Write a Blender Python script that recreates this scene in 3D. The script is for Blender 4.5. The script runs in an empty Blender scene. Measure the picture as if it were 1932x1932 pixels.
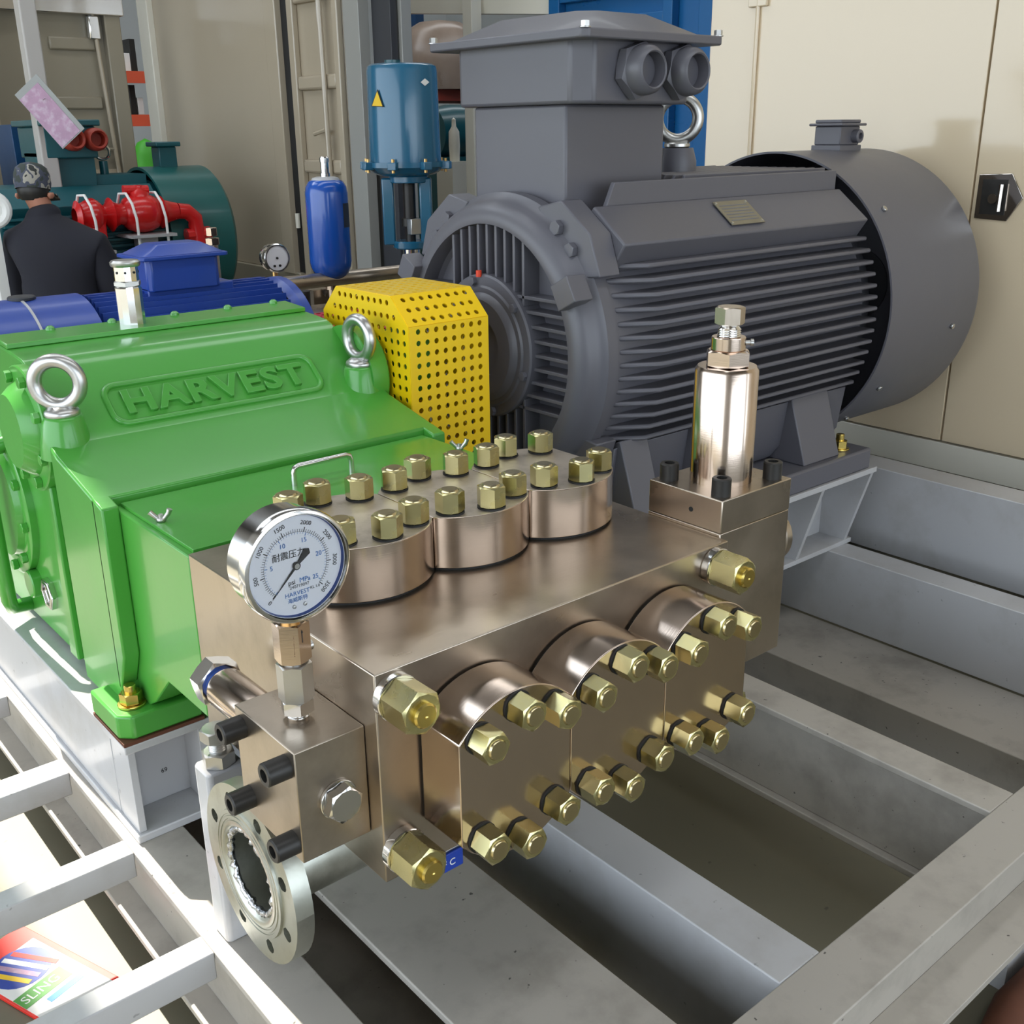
import bpy, bmesh, math, random
import numpy as np
from mathutils import Vector, Matrix, Euler

random.seed(7)
rad = math.radians
scene = bpy.context.scene
COL = scene.collection

# ------------------------------------------------------------------ camera, light, exposure
YAW, PITCH, ROLL = rad(49.9142), rad(19.7995), rad(-0.6643)
CAM = Vector((-0.4949, -0.8037, 0.5068))
FPX = 2000.0
fw = Vector((math.cos(YAW) * math.cos(PITCH), math.sin(YAW) * math.cos(PITCH), -math.sin(PITCH)))
r0 = Vector((math.sin(YAW), -math.cos(YAW), 0))
u0 = r0.cross(fw)
rt = math.cos(ROLL) * r0 + math.sin(ROLL) * u0
up = -math.sin(ROLL) * r0 + math.cos(ROLL) * u0
cd = bpy.data.cameras.new('camera')
cd.sensor_width = 36
cd.sensor_fit = 'HORIZONTAL'
cd.lens = 36 * FPX / 1932
cd.clip_start = 0.02
cam = bpy.data.objects.new('camera', cd)
COL.objects.link(cam)
M = Matrix((rt, up, -fw)).transposed().to_4x4()
M.translation = CAM
cam.matrix_world = M
scene.camera = cam

world = bpy.data.worlds.new('world')
scene.world = world
world.use_nodes = True
bg = world.node_tree.nodes['Background']
bg.inputs['Color'].default_value = (0.80, 0.90, 1.0, 1)
bg.inputs['Strength'].default_value = 3.3

SUN_E, SUN_A = rad(50), rad(-88)
sd = bpy.data.lights.new('sun', 'SUN')
sd.energy = 15.0
sd.angle = rad(0.6)
sd.color = (1.0, 0.93, 0.82)
sun = bpy.data.objects.new('sun', sd)
COL.objects.link(sun)
dv = Vector((math.cos(SUN_E) * math.cos(SUN_A), math.cos(SUN_E) * math.sin(SUN_A), -math.sin(SUN_E)))
sun.rotation_euler = dv.to_track_quat('-Z', 'Y').to_euler()


def area(name, loc, d, sx, sy, energy, color):
    l = bpy.data.lights.new(name, 'AREA')
    l.shape = 'RECTANGLE'
    l.size, l.size_y, l.energy, l.color = sx, sy, energy, color
    o = bpy.data.objects.new(name, l)
    COL.objects.link(o)
    o.location = loc
    o.rotation_euler = Vector(d).to_track_quat('-Z', 'Y').to_euler()
    return o


# three area lamps added below the roof in place of skylights
for yy in (-2.5, 3.0, 8.0):
    area('skylight_fill', (3.0, yy, 6.35), (0, 0, -1), 1.4, 13.0, 190, (0.93, 0.97, 1.0)).rotation_euler = (0, 0, rad(90))
scene.view_settings.view_transform = 'Standard'
scene.view_settings.look = 'None'
scene.view_settings.exposure = 0.16
scene.view_settings.gamma = 1.0
scene.view_settings.use_curve_mapping = False
scene.cycles.max_bounces = 8
scene.cycles.sample_clamp_indirect = 6.0
scene.cycles.caustics_reflective = False
scene.cycles.caustics_refractive = False


def ray(px, py):
    return fw + rt * ((px - 966) / FPX) - up * ((py - 966) / FPX)


def at(px, py, d):
    return CAM + ray(px, py) * d


def onY(Y, px, py):
    d = ray(px, py)
    return CAM + d * ((Y - CAM.y) / d.y)


def onZ(Z, px, py):
    d = ray(px, py)
    return CAM + d * ((Z - CAM.z) / d.z)


def onX(X, px, py):
    d = ray(px, py)
    return CAM + d * ((X - CAM.x) / d.x)


# ------------------------------------------------------------------ materials
MATS = {}


def srgb(r, g, b):
    f = lambda c: (c / 255 / 12.92) if c <= 10 else ((c / 255 + 0.055) / 1.055) ** 2.4
    return (f(r), f(g), f(b))


def mat(name, col, metal=0.0, rough=0.5, var=0.12, vscale=6.0, bump=0.0, bscale=60.0, coat=0.0,
        rvar=0.08, stain=None, stain_amt=0.0, stain_scale=3.0, speck=0.0, speck_scale=60.0, brush=None,
        spec=0.5, emit=None):
    m = bpy.data.materials.new(name)
    m.use_nodes = True
    nt = m.node_tree
    b = nt.nodes['Principled BSDF']
    N, L = nt.nodes.new, nt.links.new
    tc = N('ShaderNodeTexCoord')
    src = tc.outputs['Object']
    b.inputs['Metallic'].default_value = metal
    b.inputs['Coat Weight'].default_value = coat
    b.inputs['Coat Roughness'].default_value = 0.08
    b.inputs['Specular IOR Level'].default_value = spec
    n1 = N('ShaderNodeTexNoise')
    n1.inputs['Scale'].default_value = vscale
    n1.inputs['Detail'].default_value = 4
    L(src, n1.inputs['Vector'])
    mx = N('ShaderNodeMix')
    mx.data_type = 'RGBA'
    c = tuple(col)
    mx.inputs['A'].default_value = (*[x * (1 - var) for x in c], 1)
    mx.inputs['B'].default_value = (*[min(1, x * (1 + var)) for x in c], 1)
    L(n1.outputs['Fac'], mx.inputs['Factor'])
    out = mx.outputs['Result']
    if stain is not None:
        n2 = N('ShaderNodeTexNoise')
        n2.inputs['Scale'].default_value = stain_scale
        n2.inputs['Detail'].default_value = 6
        n2.inputs['Roughness'].default_value = 0.62
        L(src, n2.inputs['Vector'])
        rp = N('ShaderNodeValToRGB')
        rp.color_ramp.elements[0].position = 0.48
        rp.color_ramp.elements[1].position = 0.72
        rp.color_ramp.elements[1].color = (stain_amt,) * 3 + (1,)
        L(n2.outputs['Fac'], rp.inputs['Fac'])
        mx2 = N('ShaderNodeMix')
        mx2.data_type = 'RGBA'
        mx2.inputs['B'].default_value = (*stain, 1)
        L(rp.outputs['Color'], mx2.inputs['Factor'])
        L(out, mx2.inputs['A'])
        out = mx2.outputs['Result']
    if speck > 0:
        vo = N('ShaderNodeTexNoise')
        vo.inputs['Scale'].default_value = speck_scale
        vo.inputs['Detail'].default_value = 2
        L(src, vo.inputs['Vector'])
        rp = N('ShaderNodeValToRGB')
        rp.color_ramp.elements[0].position = 0.72
        rp.color_ramp.elements[1].position = 0.76
        rp.color_ramp.elements[1].color = (speck,) * 3 + (1,)
        L(vo.outputs['Fac'], rp.inputs['Fac'])
        mx3 = N('ShaderNodeMix')
        mx3.data_type = 'RGBA'
        mx3.inputs['B'].default_value = (0.03, 0.028, 0.025, 1)
        L(rp.outputs['Color'], mx3.inputs['Factor'])
        L(out, mx3.inputs['A'])
        out = mx3.outputs['Result']
    L(out, b.inputs['Base Color'])
    mr = N('ShaderNodeMapRange')
    mr.inputs['To Min'].default_value = max(0.02, rough - rvar)
    mr.inputs['To Max'].default_value = rough + rvar
    L(n1.outputs['Fac'], mr.inputs['Value'])
    L(mr.outputs['Result'], b.inputs['Roughness'])
    if bump > 0:
        n3 = N('ShaderNodeTexNoise')
        n3.inputs['Scale'].default_value = bscale
        n3.inputs['Detail'].default_value = 3
        if brush:
            mp = N('ShaderNodeMapping')
            mp.inputs['Scale'].default_value = brush
            L(src, mp.inputs['Vector'])
            L(mp.outputs['Vector'], n3.inputs['Vector'])
        else:
            L(src, n3.inputs['Vector'])
        bp = N('ShaderNodeBump')
        bp.inputs['Strength'].default_value = bump
        bp.inputs['Distance'].default_value = 0.004
        L(n3.outputs['Fac'], bp.inputs['Height'])
        L(bp.outputs['Normal'], b.inputs['Normal'])
    if emit:
        b.inputs['Emission Color'].default_value = (*emit[:3], 1)
        b.inputs['Emission Strength'].default_value = emit[3]
    MATS[name] = m
    return m


mat('steel', (0.49, 0.42, 0.345), 1.0, 0.30, 0.10, 9, bump=0.03, bscale=30, brush=(1, 12, 1), stain=(0.20, 0.17, 0.13), stain_amt=0.45, stain_scale=7, rvar=0.10)
mat('steel_polished', (0.60, 0.49, 0.41), 1.0, 0.17, 0.06, 8, bump=0.015, bscale=40, brush=(1, 1, 20), stain=(0.30, 0.24, 0.20), stain_amt=0.35, stain_scale=6, rvar=0.05)
mat('steel_matte', (0.50, 0.44, 0.375), 0.9, 0.46, 0.12, 14, bump=0.05, bscale=60, stain=(0.22, 0.18, 0.14), stain_amt=0.7, stain_scale=24)
mat('chrome', (0.72, 0.71, 0.70), 1.0, 0.14, 0.06, 12, rvar=0.05)
mat('zinc', (0.55, 0.545, 0.53), 1.0, 0.34, 0.10, 30, bump=0.05, bscale=80)
mat('galv', (0.52, 0.53, 0.47), 1.0, 0.38, 0.16, 18, bump=0.08, bscale=60, stain=(0.30, 0.29, 0.24), stain_amt=0.6, stain_scale=20)
mat('brass_nut', (0.60, 0.55, 0.29), 1.0, 0.27, 0.14, 20, bump=0.02, stain=(0.56, 0.46, 0.10), stain_amt=0.6, stain_scale=22)
mat('stud', (0.55, 0.47, 0.28), 1.0, 0.25, 0.12, 25)
mat('gold_nut', (0.72, 0.55, 0.16), 1.0, 0.25, 0.12, 25)
mat('brass', (0.70, 0.45, 0.18), 1.0, 0.3, 0.1, 20)
mat('rubber', (0.012, 0.012, 0.012), 0, 0.6, 0.1)
mat('black_oxide', (0.030, 0.028, 0.026), 0.3, 0.42, 0.2, 40)
mat('green', srgb(74, 156, 60), 0, 0.31, 0.07, 5, bump=0.05, bscale=25, coat=0.35, rvar=0.06)
mat('green_top', srgb(84, 160, 74), 0, 0.34, 0.08, 4, bump=0.03, bscale=30, coat=0.2, stain=srgb(112, 158, 100), stain_amt=0.5, stain_scale=3, speck=0.5, speck_scale=42)
mat('motor', srgb(95, 94, 101), 0, 0.42, 0.06, 5, bump=0.04, bscale=45, coat=0.05)
mat('motor_dark', srgb(52, 53, 58), 0, 0.5, 0.1)
mat('yellow', srgb(244, 200, 12), 0, 0.36, 0.06, 4, coat=0.1)
mat('red_guard', srgb(190, 25, 25), 0, 0.4, 0.1)
mat('skid', srgb(184, 184, 186), 0, 0.36, 0.05, 3, bump=0.02, bscale=14, coat=0.1, stain=srgb(140, 134, 124), stain_amt=0.45, stain_scale=5, speck=0.4, speck_scale=62)
mat('skid_top', srgb(172, 166, 157), 0, 0.46, 0.06, 4, bump=0.02, bscale=20, stain=srgb(120, 114, 106), stain_amt=0.6, stain_scale=7, speck=0.85, speck_scale=80)
mat('cream', srgb(220, 202, 172), 0, 0.16, 0.02, 2, bump=0.05, bscale=9, coat=0.4, rvar=0.02)
mat('cream_white', srgb(226, 222, 208), 0, 0.24, 0.03, 2, coat=0.2)
mat('beige', srgb(176, 164, 144), 0, 0.20, 0.04, 2, bump=0.10, bscale=2.2, coat=0.4, rvar=0.03)
mat('beige_dark', srgb(150, 142, 124), 0, 0.3, 0.04, 2, coat=0.2)
mat('grey_frame', srgb(150, 150, 146), 0, 0.32, 0.05, 3, coat=0.1)
mat('col_white', srgb(182, 178, 174), 0, 0.4, 0.05, 3)
mat('blue_container', srgb(22, 98, 158), 0, 0.3, 0.06, 3, coat=0.2)
mat('teal', srgb(22, 84, 92), 0, 0.33, 0.08, 6, coat=0.2)
mat('teal_cowl', srgb(24, 90, 88), 0, 0.36, 0.08, 6, coat=0.15)
mat('teal_blue', srgb(30, 96, 128), 0, 0.24, 0.08, 4, coat=0.4)
mat('navy_box', srgb(16, 62, 104), 0, 0.4, 0.08, 6)
mat('blue_motor', srgb(38, 70, 158), 0, 0.36, 0.08, 5, coat=0.1, stain=srgb(70, 92, 150), stain_amt=0.4, stain_scale=4)
mat('blue_bottle', srgb(24, 80, 172), 0, 0.22, 0.04, 4, coat=0.4)
mat('red', srgb(206, 24, 26), 0, 0.26, 0.06, 8, coat=0.3)
mat('rust_red', srgb(150, 50, 34), 0, 0.55, 0.15, 12)
mat('rust', srgb(96, 56, 38), 0, 0.8, 0.3, 20, bump=0.2)
mat('floor', srgb(112, 107, 88), 0, 0.55, 0.08, 2.0, bump=0.04, bscale=12, stain=srgb(84, 82, 66), stain_amt=0.6, stain_scale=1.6, speck=0.5, speck_scale=30)
mat('wall', srgb(176, 170, 160), 0, 0.6, 0.05, 2)
mat('sheet', srgb(225, 228, 228), 0, 0.4, 0.04, 2)
mat('roof', srgb(122, 119, 114), 0, 0.7, 0.08, 1)
mat('dark', (0.012, 0.012, 0.012), 0, 0.7, 0.1)
mat('dial', srgb(240, 242, 248), 0, 0.5, 0.02, 4)
mat('ink', (0.012, 0.012, 0.014), 0, 0.5, 0.0)
mat('ink_grey', srgb(110, 112, 120), 0, 0.5, 0.0)
mat('ink_blue', srgb(66, 122, 190), 0, 0.5, 0.0)
mat('blue_ring', srgb(26, 70, 150), 0, 0.3, 0.1)
mat('blue_tag', srgb(24, 60, 160), 0, 0.4, 0.05)
mat('white', srgb(235, 235, 232), 0, 0.5, 0.03)
mat('jacket', srgb(30, 30, 40), 0, 0.85, 0.25, 14, bump=0.2, bscale=30)
mat('skin', srgb(186, 128, 104), 0, 0.55, 0.08)
mat('pink_tag', srgb(176, 140, 166), 0, 0.5, 0.2, 22, stain=srgb(205, 190, 205), stain_amt=0.8, stain_scale=30)
mat('tag_back', srgb(150, 152, 150), 0, 0.4, 0.1)
mat('orange', srgb(226, 92, 60), 0, 0.5, 0.1)
mat('orange_red', srgb(226, 70, 40), 0, 0.5, 0.1)
mat('wood', srgb(176, 124, 74), 0, 0.6, 0.15, 9)
mat('plastic_wrap', srgb(150, 132, 118), 0, 0.3, 0.25, 8, bump=0.5, bscale=9)
mat('nameplate', srgb(150, 146, 132), 0.8, 0.4, 0.15, 40)
mat('warn_yellow', srgb(238, 196, 10), 0, 0.4, 0.05)
mat('lime', srgb(70, 170, 40), 0, 0.5, 0.15)
mat('mirror_steel', (0.62, 0.58, 0.54), 1.0, 0.08, 0.04, 10)
mat('paper_red', srgb(232, 48, 34), 0, 0.5, 0.02)
mat('paper_green', srgb(86, 160, 70), 0, 0.5, 0.02)
mat('paper_blue', srgb(40, 130, 200), 0, 0.5, 0.02)
mat('weld', (0.62, 0.64, 0.68), 1.0, 0.25, 0.2, 40, bump=0.9, bscale=70)

# camouflage for the worker's cap
cm = mat('camo', srgb(70, 74, 72), 0, 0.9, 0.1)
nt = cm.node_tree
nz = nt.nodes.new('ShaderNodeTexNoise')
nz.inputs['Scale'].default_value = 16
rp = nt.nodes.new('ShaderNodeValToRGB')
rp.color_ramp.interpolation = 'CONSTANT'
rp.color_ramp.elements[0].color = (*srgb(60, 66, 62), 1)
rp.color_ramp.elements[1].position = 0.47
rp.color_ramp.elements[1].color = (*srgb(74, 78, 92), 1)
for p_, c_ in ((0.55, srgb(160, 156, 146)), (0.63, srgb(52, 54, 52))):
    e_ = rp.color_ramp.elements.new(p_)
    e_.color = (*c_, 1)
tcn = nt.nodes.new('ShaderNodeTexCoord')
nt.links.new(tcn.outputs['Object'], nz.inputs['Vector'])
nt.links.new(nz.outputs['Fac'], rp.inputs['Fac'])
nt.links.new(rp.outputs['Color'], nt.nodes['Principled BSDF'].inputs['Base Color'])

gm = bpy.data.materials.new('glass')   # thin window glass: clear with a faint mirror sheen
gm.use_nodes = True
gn = gm.node_tree
gn.nodes.remove(gn.nodes['Principled BSDF'])
g1, g2, g3, g4 = (gn.nodes.new(t) for t in ('ShaderNodeBsdfTransparent', 'ShaderNodeBsdfGlossy', 'ShaderNodeMixShader', 'ShaderNodeFresnel'))
g2.inputs['Roughness'].default_value = 0.02
g4.inputs['IOR'].default_value = 1.35
gn.links.new(g4.outputs[0], g3.inputs[0])
gn.links.new(g1.outputs[0], g3.inputs[1])
gn.links.new(g2.outputs[0], g3.inputs[2])
gn.links.new(g3.outputs[0], gn.nodes['Material Output'].inputs['Surface'])
MATS['glass'] = gm


# ------------------------------------------------------------------ mesh helpers
AX = {'x': (0, 1, 2), 'y': (1, 2, 0), 'z': (2, 0, 1)}  # axial, u, v


class MB:
    def __init__(s):
        s.v, s.f = [], []

    def add(s, vs, fs):
        o = len(s.v)
        s.v += [tuple(v) for v in vs]
        s.f += [tuple(i + o for i in f) for f in fs]
        return s

    def box(s, x0, x1, y0, y1, z0, z1):
        return s.add([(x, y, z) for x in (x0, x1) for y in (y0, y1) for z in (z0, z1)],
                     [(0, 1, 3, 2), (4, 6, 7, 5), (0, 4, 5, 1), (2, 3, 7, 6), (0, 2, 6, 4), (1, 5, 7, 3)])

    def prism(s, pts, axis, a0, a1):
        """pts in (u, v) of AX[axis], counter-clockwise"""
        ia, iu, iv = AX[axis]
        ar = sum(p[0] * q[1] - q[0] * p[1] for p, q in zip(pts, pts[1:] + pts[:1]))
        if ar < 0:
            pts = pts[::-1]
        n = len(pts)
        vs = []
        for a in (a0, a1):
            for p in pts:
                w = [0, 0, 0]
                w[ia], w[iu], w[iv] = a, p[0], p[1]
                vs.append(w)
        fs = [tuple(range(n - 1, -1, -1)), tuple(range(n, 2 * n))]
        fs += [(i, (i + 1) % n, n + (i + 1) % n, n + i) for i in range(n)]
        if a1 < a0:
            fs = [f[::-1] for f in fs]
        return s.add(vs, fs)

    def lathe(s, prof, axis, cu=0.0, cv=0.0, n=32, closed=False, ang=(0, 2 * math.pi)):
        """prof: list of (a, r)"""
        ia, iu, iv = AX[axis]
        vs, rings = [], []
        full = abs(ang[1] - ang[0] - 2 * math.pi) < 1e-6
        nn = n if full else n + 1
        for a, r in prof:
            if r < 1e-7:
                w = [0, 0, 0]
                w[ia], w[iu], w[iv] = a, cu, cv
                rings.append([len(vs)])
                vs.append(w)
            else:
                ring = []
                for i in range(nn):
                    t = ang[0] + (ang[1] - ang[0]) * i / n
                    w = [0, 0, 0]
                    w[ia], w[iu], w[iv] = a, cu + r * math.cos(t), cv + r * math.sin(t)
                    ring.append(len(vs))
                    vs.append(w)
                rings.append(ring)
        fs = []
        pairs = list(zip(rings, rings[1:]))
        if closed:
            pairs.append((rings[-1], rings[0]))
        m = n if full else n
        for A, B in pairs:
            for i in range(m):
                j = (i + 1) % nn
                if len(A) == 1 and len(B) == 1:
                    continue
                if len(A) == 1:
                    fs.append((A[0], B[j], B[i]) if False else (A[0], B[i], B[j])[::-1])
                elif len(B) == 1:
                    fs.append((A[i], A[j], B[0]))
                else:
                    fs.append((A[i], A[j], B[j], B[i]))
        return s.add(vs, fs)

    def cyl(s, axis, cu, cv, r, a0, a1, n=24, ch=0.0):
        if a1 < a0:
            a0, a1 = a1, a0
        if ch:
            p = [(a0, 0), (a0, r - ch), (a0 + ch, r), (a1 - ch, r), (a1, r - ch), (a1, 0)]
        else:
            p = [(a0, 0), (a0, r), (a1, r), (a1, 0)]
        return s.lathe(p, axis, cu, cv, n)

    def nut(s, af, h, ch=None, rot=0.0, z0=0.0, both=True):
        """hexagon with chamfered corners, axis z"""
        R = af / math.sqrt(3)
        ch = ch or 0.16 * (R - af / 2) * 4
        ri = af / 2 * 0.97
        pts = []
        for k in range(12):
            t = rot + k * math.pi / 6
            r = R if k % 2 == 0 else af / 2
            pts.append((r * math.cos(t), r * math.sin(t), 0 if k % 2 else 1))
        rings = []
        vs = []

        def ring(f):
            rings.append(list(range(len(vs), len(vs) + 12)))
            for k, p in enumerate(pts):
                vs.append(f(k, p))
        cz = lambda p: ch if p[2] else ch * 0.25
        if both:
            ring(lambda k, p: (ri * math.cos(rot + k * math.pi / 6), ri * math.sin(rot + k * math.pi / 6), z0))
            ring(lambda k, p: (p[0], p[1], z0 + cz(p)))
        else:
            ring(lambda k, p: (p[0], p[1], z0))
        ring(lambda k, p: (p[0], p[1], z0 + h - cz(p)))
        ring(lambda k, p: (ri * math.cos(rot + k * math.pi / 6), ri * math.sin(rot + k * math.pi / 6), z0 + h))
        fs = [tuple(rings[0][::-1]), tuple(rings[-1])]
        for A, B in zip(rings, rings[1:]):
            fs += [(A[i], A[(i + 1) % 12], B[(i + 1) % 12], B[i]) for i in range(12)]
        return s.add(vs, fs)

    def tube(s, path, r, n=10, closed=False, cap=True):
        P = [Vector(p) for p in path]
        m = len(P)
        vs, up_ = [], None
        for i, p in enumerate(P):
            a = P[(i - 1) % m] if (i > 0 or closed) else P[0]
            b = P[(i + 1) % m] if (i < m - 1 or closed) else P[-1]
            t = (b - a).normalized()
            if up_ is None:
                up_ = t.orthogonal().normalized()
            up_ = (up_ - t * up_.dot(t)).normalized()
            w = t.cross(up_)
            rr = r[i] if isinstance(r, (list, tuple)) else r
            for k in range(n):
                g = 2 * math.pi * k / n
                vs.append(p + up_ * (rr * math.cos(g)) + w * (rr * math.sin(g)))
        fs = []
        for i in range(m if closed else m - 1):
            A, B = i * n, ((i + 1) % m) * n
            fs += [(A + k, A + (k + 1) % n, B + (k + 1) % n, B + k) for k in range(n)]
        if cap and not closed:
            fs += [tuple(range(n - 1, -1, -1)), tuple(range((m - 1) * n, m * n))]
        return s.add(vs, fs)

    def torus(s, c, nrm, R, r, n=36, k=12):
        c, nrm = Vector(c), Vector(nrm).normalized()
        a = nrm.orthogonal().normalized()
        b = nrm.cross(a)
        return s.tube([c + a * (R * math.cos(t)) + b * (R * math.sin(t)) for t in np.linspace(0, 2 * math.pi, n, endpoint=False)], r, k, True)

    def xf(s, Mx, start=0):
        s.v[start:] = [tuple(Mx @ Vector(v)) for v in s.v[start:]]
        return s

    def mesh(s, name, mt, sharp=35):
        me = bpy.data.meshes.new(name)
        me.from_pydata([tuple(map(float, v)) for v in s.v], [], s.f)
        bm = bmesh.new()
        bm.from_mesh(me)
        bmesh.ops.recalc_face_normals(bm, faces=bm.faces)
        bm.to_mesh(me)
        bm.free()
        me.materials.append(MATS[mt])
        me.polygons.foreach_set('use_smooth', [True] * len(me.polygons))
        me.set_sharp_from_angle(angle=rad(sharp))
        return me


WL = {}


def link(name, me, parent=None, loc=(0, 0, 0), rot=None, wl=True):
    """loc is a world location when the parent is unrotated"""
    o = bpy.data.objects.new(name, me)
    COL.objects.link(o)
    loc = Vector(loc)
    if parent is not None:
        o.parent = parent
        o.location = loc - WL.get(parent, Vector((0, 0, 0)))
    else:
        o.location = loc
    if rot is not None:
        o.rotation_euler = rot.to_euler() if not isinstance(rot, (tuple, Euler)) else rot
    WL[o] = loc
    return o


def bev(o, w, seg=2, ang=35):
    m = o.modifiers.new('bevel', 'BEVEL')
    m.width, m.segments, m.limit_method, m.angle_limit = w, seg, 'ANGLE', rad(ang)
    m.harden_normals = False
    return o


def part(name, mb, mt, parent=None, bevel=0, sharp=35):
    o = link(name, mb.mesh(name, mt, sharp), parent, (0, 0, 0))
    if bevel:
        bev(o, bevel)
    return o


def tag(o, label, cat, group=None, kind=None):
    o['label'] = label
    if cat:
        o['category'] = cat
    if group:
        o['group'] = group
    if kind:
        o['kind'] = kind
    return o


def thing(name, label, cat, loc=(0, 0, 0), group=None):
    o = bpy.data.objects.new(name, None)
    o.empty_display_size = 0.05
    COL.objects.link(o)
    o.location = loc
    WL[o] = Vector(loc)
    return tag(o, label, cat, group)


def struct(o, label=None):
    o['kind'] = 'structure'
    if label:
        o['label'] = label
    return o


CACHE = {}


def cached(key, fn):
    if key not in CACHE:
        CACHE[key] = fn()
    return CACHE[key]


def nutmesh(af, h, mt):
    return cached(('nut', af, h, mt), lambda: MB().nut(af, h).mesh('nut', mt, 25))


def cylmesh(r, h, mt, ch=0.001, name='cylinder', n=24):
    return cached(('cyl', r, h, mt, ch), lambda: MB().cyl('z', 0, 0, r, 0, h, n, ch).mesh(name, mt))


def socketmesh(r, h, mt='black_oxide'):
    def f():
        ri = r * 0.55
        mb = MB().lathe([(0, 0), (0, r), (h - r * .12, r), (h, r * .9), (h, ri), (h * .35, ri), (h * .35, 0)], 'z', 0, 0, 24)
        return mb.mesh('socket_screw', mt)
    return cached(('sock', r, h, mt), f)


DIRS = {'z': Matrix.Identity(3), '-y': Matrix.Rotation(rad(90), 3, 'X'), 'y': Matrix.Rotation(rad(-90), 3, 'X'),
        'x': Matrix.Rotation(rad(90), 3, 'Y'), '-x': Matrix.Rotation(rad(-90), 3, 'Y'), '-z': Matrix.Rotation(rad(180), 3, 'X')}


def inst(name, me, parent, loc, d='z', spin=0.0):
    return link(name, me, parent, loc, DIRS[d] @ Matrix.Rotation(spin, 3, 'Z'))


def hexbolt(name, parent, loc, d, af, h, mt, washer=0.0, stud=0.0, spin=None):
    """head or nut with optional washer and stud as one bolt part"""
    spin = random.uniform(0, 1) if spin is None else spin

    def f():
        mb = MB()
        z = 0
        if washer:
            mb.cyl('z', 0, 0, af * .72, 0, washer, 24, washer * .2)
            z = washer
        mb.nut(af, h, z0=z)
        if stud:
            mb.cyl('z', 0, 0, af * .3, z + h * .5, z + h + stud, 16, af * .03)
        return mb.mesh(name, mt, 25)
    return inst(name, cached(('hb', name, af, h, mt, washer, stud), f), parent, loc, d, spin)


def textmesh(body, size, mt, extrude=0.0, align='CENTER', name='lettering', bevel=0.0, spacing=1.0, offset=0.0):
    cu = bpy.data.curves.new(name, 'FONT')
    cu.body = body
    cu.size = size
    cu.align_x = align
    cu.align_y = 'CENTER'
    cu.extrude = extrude
    cu.bevel_depth = bevel
    cu.offset = offset
    cu.space_character = spacing
    cu.resolution_u = 3
    o = bpy.data.objects.new('tmp', cu)
    COL.objects.link(o)
    dg = bpy.context.evaluated_depsgraph_get()
    me = bpy.data.meshes.new_from_object(o.evaluated_get(dg))
    bpy.data.objects.remove(o)
    bpy.data.curves.remove(cu)
    me.materials.clear()
    me.materials.append(MATS[mt])
    me.name = name
    return me


def join_meshes(items, name, mt):
    """items: (mesh, 4x4) -> one mesh"""
    bm = bmesh.new()
    for me, Mx in items:
        n0 = len(bm.verts)
        bm.from_mesh(me)
        bm.verts.ensure_lookup_table()
        for v in bm.verts[n0:]:
            v.co = Mx @ v.co
        bpy.data.meshes.remove(me)
    out = bpy.data.meshes.new(name)
    bm.to_mesh(out)
    bm.free()
    out.materials.append(MATS[mt])
    return out


# ------------------------------------------------------------------ the hall
ZF = -0.86
struct(part('floor', MB().box(-40, 16, -7, 18, ZF - 0.2, ZF), 'floor'))
GX = -4.5   # wall with the open gate
t_ = 0.12


def wall_x(x0, x1, y0, y1, z0, z1, holes):
    """wall slab with rectangular openings (y0, y1, z0, z1)"""
    mb = MB()
    ys = sorted({y0, y1, *[h[0] for h in holes], *[h[1] for h in holes]})
    zs = sorted({z0, z1, *[h[2] for h in holes], *[h[3] for h in holes]})
    for ya, yb in zip(ys, ys[1:]):
        for za, zb in zip(zs, zs[1:]):
            if not any(h[0] <= ya and yb <= h[1] and h[2] <= za and zb <= h[3] for h in holes):
                mb.box(x0, x1, ya, yb, za, zb)
    return mb


struct(part('wall_left', wall_x(GX - t_, GX, -7, 18, ZF, 6.5, [(-3.8, 8.0, ZF, 3.10)]), 'wall'))
wf_ = wall_x(-7.12, -7, GX, 13, ZF, 6.5, [(-3.8, 3.6, ZF, 2.9), (4.4, 8.4, ZF, 2.9)])
wf_.v = [(y, x, z) for x, y, z in wf_.v]
struct(part('wall_front', wf_, 'wall'))
struct(part('wall_right', MB().box(13, 13.1, -7, 18, ZF, 6.5), 'sheet'))
struct(part('wall_back', MB().box(GX, 13, 17, 17.1, ZF, 6.5), 'sheet'))
# roof with a narrow sun slit; the wider opening is added for bounce light
rf_ = wall_x(6.5, 6.52, GX, 13, -7, 17, [(-2.6, -.60, 5.0, 9.0), (-.400, -.222, 6.05, 8.6)])
rf_.v = [(y, z, x) for x, y, z in rf_.v]
struct(part('ceiling', rf_, 'roof'))

# ------------------------------------------------------------------ skid frame
ZS, ZB = -0.54, -0.74


def ibeam(mb, x0, x1, y0, y1, z0, z1, ft=0.013, web=0.012, wx=None):
    wx = (x0 + x1) / 2 if wx is None else wx
    mb.box(x0, x1, y0, y1, z1 - ft, z1).box(x0, x1, y0, y1, z0, z0 + ft)
    mb.box(wx - web / 2, wx + web / 2, y0, y1, z0 + ft, z1 - ft)
    return mb


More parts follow.
